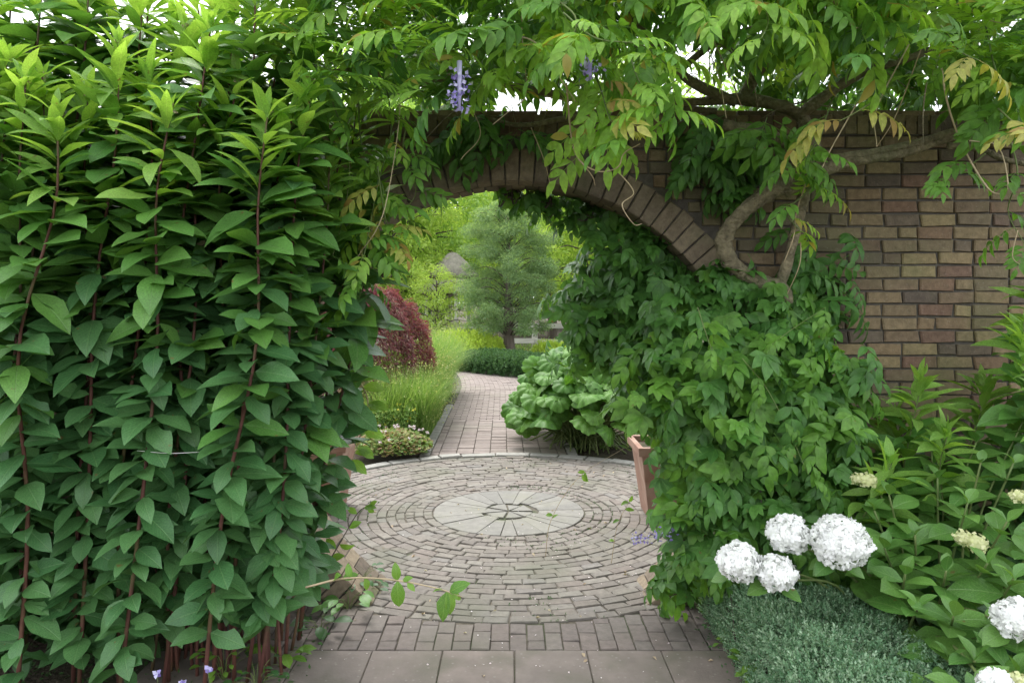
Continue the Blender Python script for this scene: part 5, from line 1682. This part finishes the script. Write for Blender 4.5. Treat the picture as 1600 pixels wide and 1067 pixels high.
for i, (px, py) in enumerate(((245, 1052), (325, 1045), (285, 1068))):
    c = at(px, py, 3.05)
    t = thing('viola', (c[0], c[1], 0), 'small purple viola flower at the foot of the hedge, %s from the left' % ORD[[0, 2, 1][i]], 'flower', 'violas at the foot of the hedge')
    V, Fc = tube(spline([(c[0], c[1], -.03), (c[0] + .01, c[1], c[2] * .5), c], 6), .0016, 4)
    S = Acc(); S.add(V, Fc); S.build('stem', M['greenstem'], t)
    A = Acc(); A.scatter(quad_tpl(1, .9), basis(unit(rng.normal(0, 1, (6, 3)) * [1, .3, 1]), np.tile([0, -1., .3], (6, 1)) + rng.normal(0, .2, (6, 3)), np.full(6, .022)), np.tile(c, (6, 1)))
    A.build('petals', M['purple'], t)
# wisteria flower spike low on the right
c = at(1022, 838, 3.75)
t = thing('flower_spike', c, 'violet flower spike poking out of the climber over the paving', 'flower')
A = Acc(); k = 90; u = rng.random(k)
P = c + np.outer(u - .5, [.22, -.03, .04]) + rng.normal(0, .016, (k, 3))
A.scatter(quad_tpl(1, .7), basis(rng.normal(0, 1, (k, 3)), rng.normal(0, 1, (k, 3)), np.full(k, .019)), P); A.build('petals', M['purple'], t)
V, Fc = tube([c + [-.12, .02, -.02], c, c + [.2, .05, .04]], .002, 4); S = Acc(); S.add(V, Fc); S.build('stem', M['greenstem'], t)

A = Acc(); k = 70
P = np.stack([rng.uniform(-1.35, 1.4, k), rng.uniform(3.0, 8.0, k), np.full(k, .008)], 1)
A.scatter(quad_tpl(1, .45, .3), basis(unit(rng.normal(0, 1, (k, 3)) * [1, 1, .05]), np.tile([0, 0, 1.], (k, 1)) + rng.normal(0, .25, (k, 3)), rng.uniform(.015, .045, k)), P)
o = A.build('fallen_leaves', M['bud'], None, 'stuff'); tag(o, 'dry fallen leaves lying here and there on the paving', 'leaves')
# moss tufts along the joints and edges
A = Acc(); k = 2600
a = rng.uniform(0, 2 * PI, k)
rr = R0 + (R1 - R0) / 19 * rng.integers(1, 20, k)
P = np.stack([CX + rr * np.cos(a), CY + rr * np.sin(a), np.full(k, -.004)], 1)
keep = (np.sin(P[:, 0] * 3.1 + 1) + np.sin(P[:, 1] * 2.3) > .35) | (np.abs(P[:, 0]) > 1.15)
P = P[keep]; k = len(P)
A.scatter(sprig_tpl(5, .008, .009, .005, 5), basis(np.tile([0, 0, 1.], (k, 1)) + rng.normal(0, .3, (k, 3)), rng.normal(0, 1, (k, 3)), rng.uniform(.7, 1.4, k)), P)
o = A.build('moss', M['boxdark'], None, 'stuff'); tag(o, 'moss tufts in the joints of the round court', 'moss')
# crumbs, fallen petals and bits on the paving and in the beds
A = Acc(); k = 260
P = np.stack([rng.uniform(-1.3, 1.4, k), rng.uniform(2.9, 6.5, k), np.full(k, .006)], 1)
A.scatter(quad_tpl(1, .7), basis(unit(rng.normal(0, 1, (k, 3)) * [1, 1, .1]), np.tile([0, 0, 1.], (k, 1)) + rng.normal(0, .3, (k, 3)), rng.uniform(.005, .014, k)), P)
o = A.build('fallen_petals', M['pinkw'], None, 'stuff'); tag(o, 'tiny pale fallen petals scattered on the paving', 'petals')
A = Acc(); k = 5200
x = np.where(rng.random(k) < .55, rng.uniform(-3.2, -1.0, k), rng.uniform(1.02, 2.8, k))
P = np.stack([x, rng.uniform(2.6, 4.4, k), rng.uniform(-.04, .02, k)], 1)
A.scatter(quad_tpl(1, .6), basis(unit(rng.normal(0, 1, (k, 3)) * [1, 1, .4]), np.tile([0, 0, 1.], (k, 1)) + rng.normal(0, .5, (k, 3)), rng.uniform(.012, .035, k)), P)
o = A.build('ground_cover', M['boxdark'], None, 'stuff'); tag(o, 'low creeping ground cover and litter over the soil of the near beds', 'ground cover')
A = Acc(); k = 16000
P = np.stack([rng.uniform(-6, 5, k), rng.uniform(8.8, 30, k), np.full(k, -.03)], 1)
l = -.98 - .014 * (P[:, 1] - 8.5); bend = np.maximum(0, P[:, 1] - 14.5)
ok = (P[:, 0] < l - .035 * bend ** 1.75 - .15) | (P[:, 0] > .66 - .012 * (P[:, 1] - 8.5) - .04 * bend ** 1.75 + .15)
P = P[ok]; k = len(P)
A.scatter(quad_tpl(1, .25), basis(unit(rng.normal(0, 1, (k, 3)) * [1, 1, 0] + [0, 0, 1.2]), rng.normal(0, 1, (k, 3)), rng.uniform(.05, .16, k)), P)
o = A.build('grass', M['grass'], None, 'stuff'); tag(o, 'rough grass covering the ground beyond the wall', 'grass')
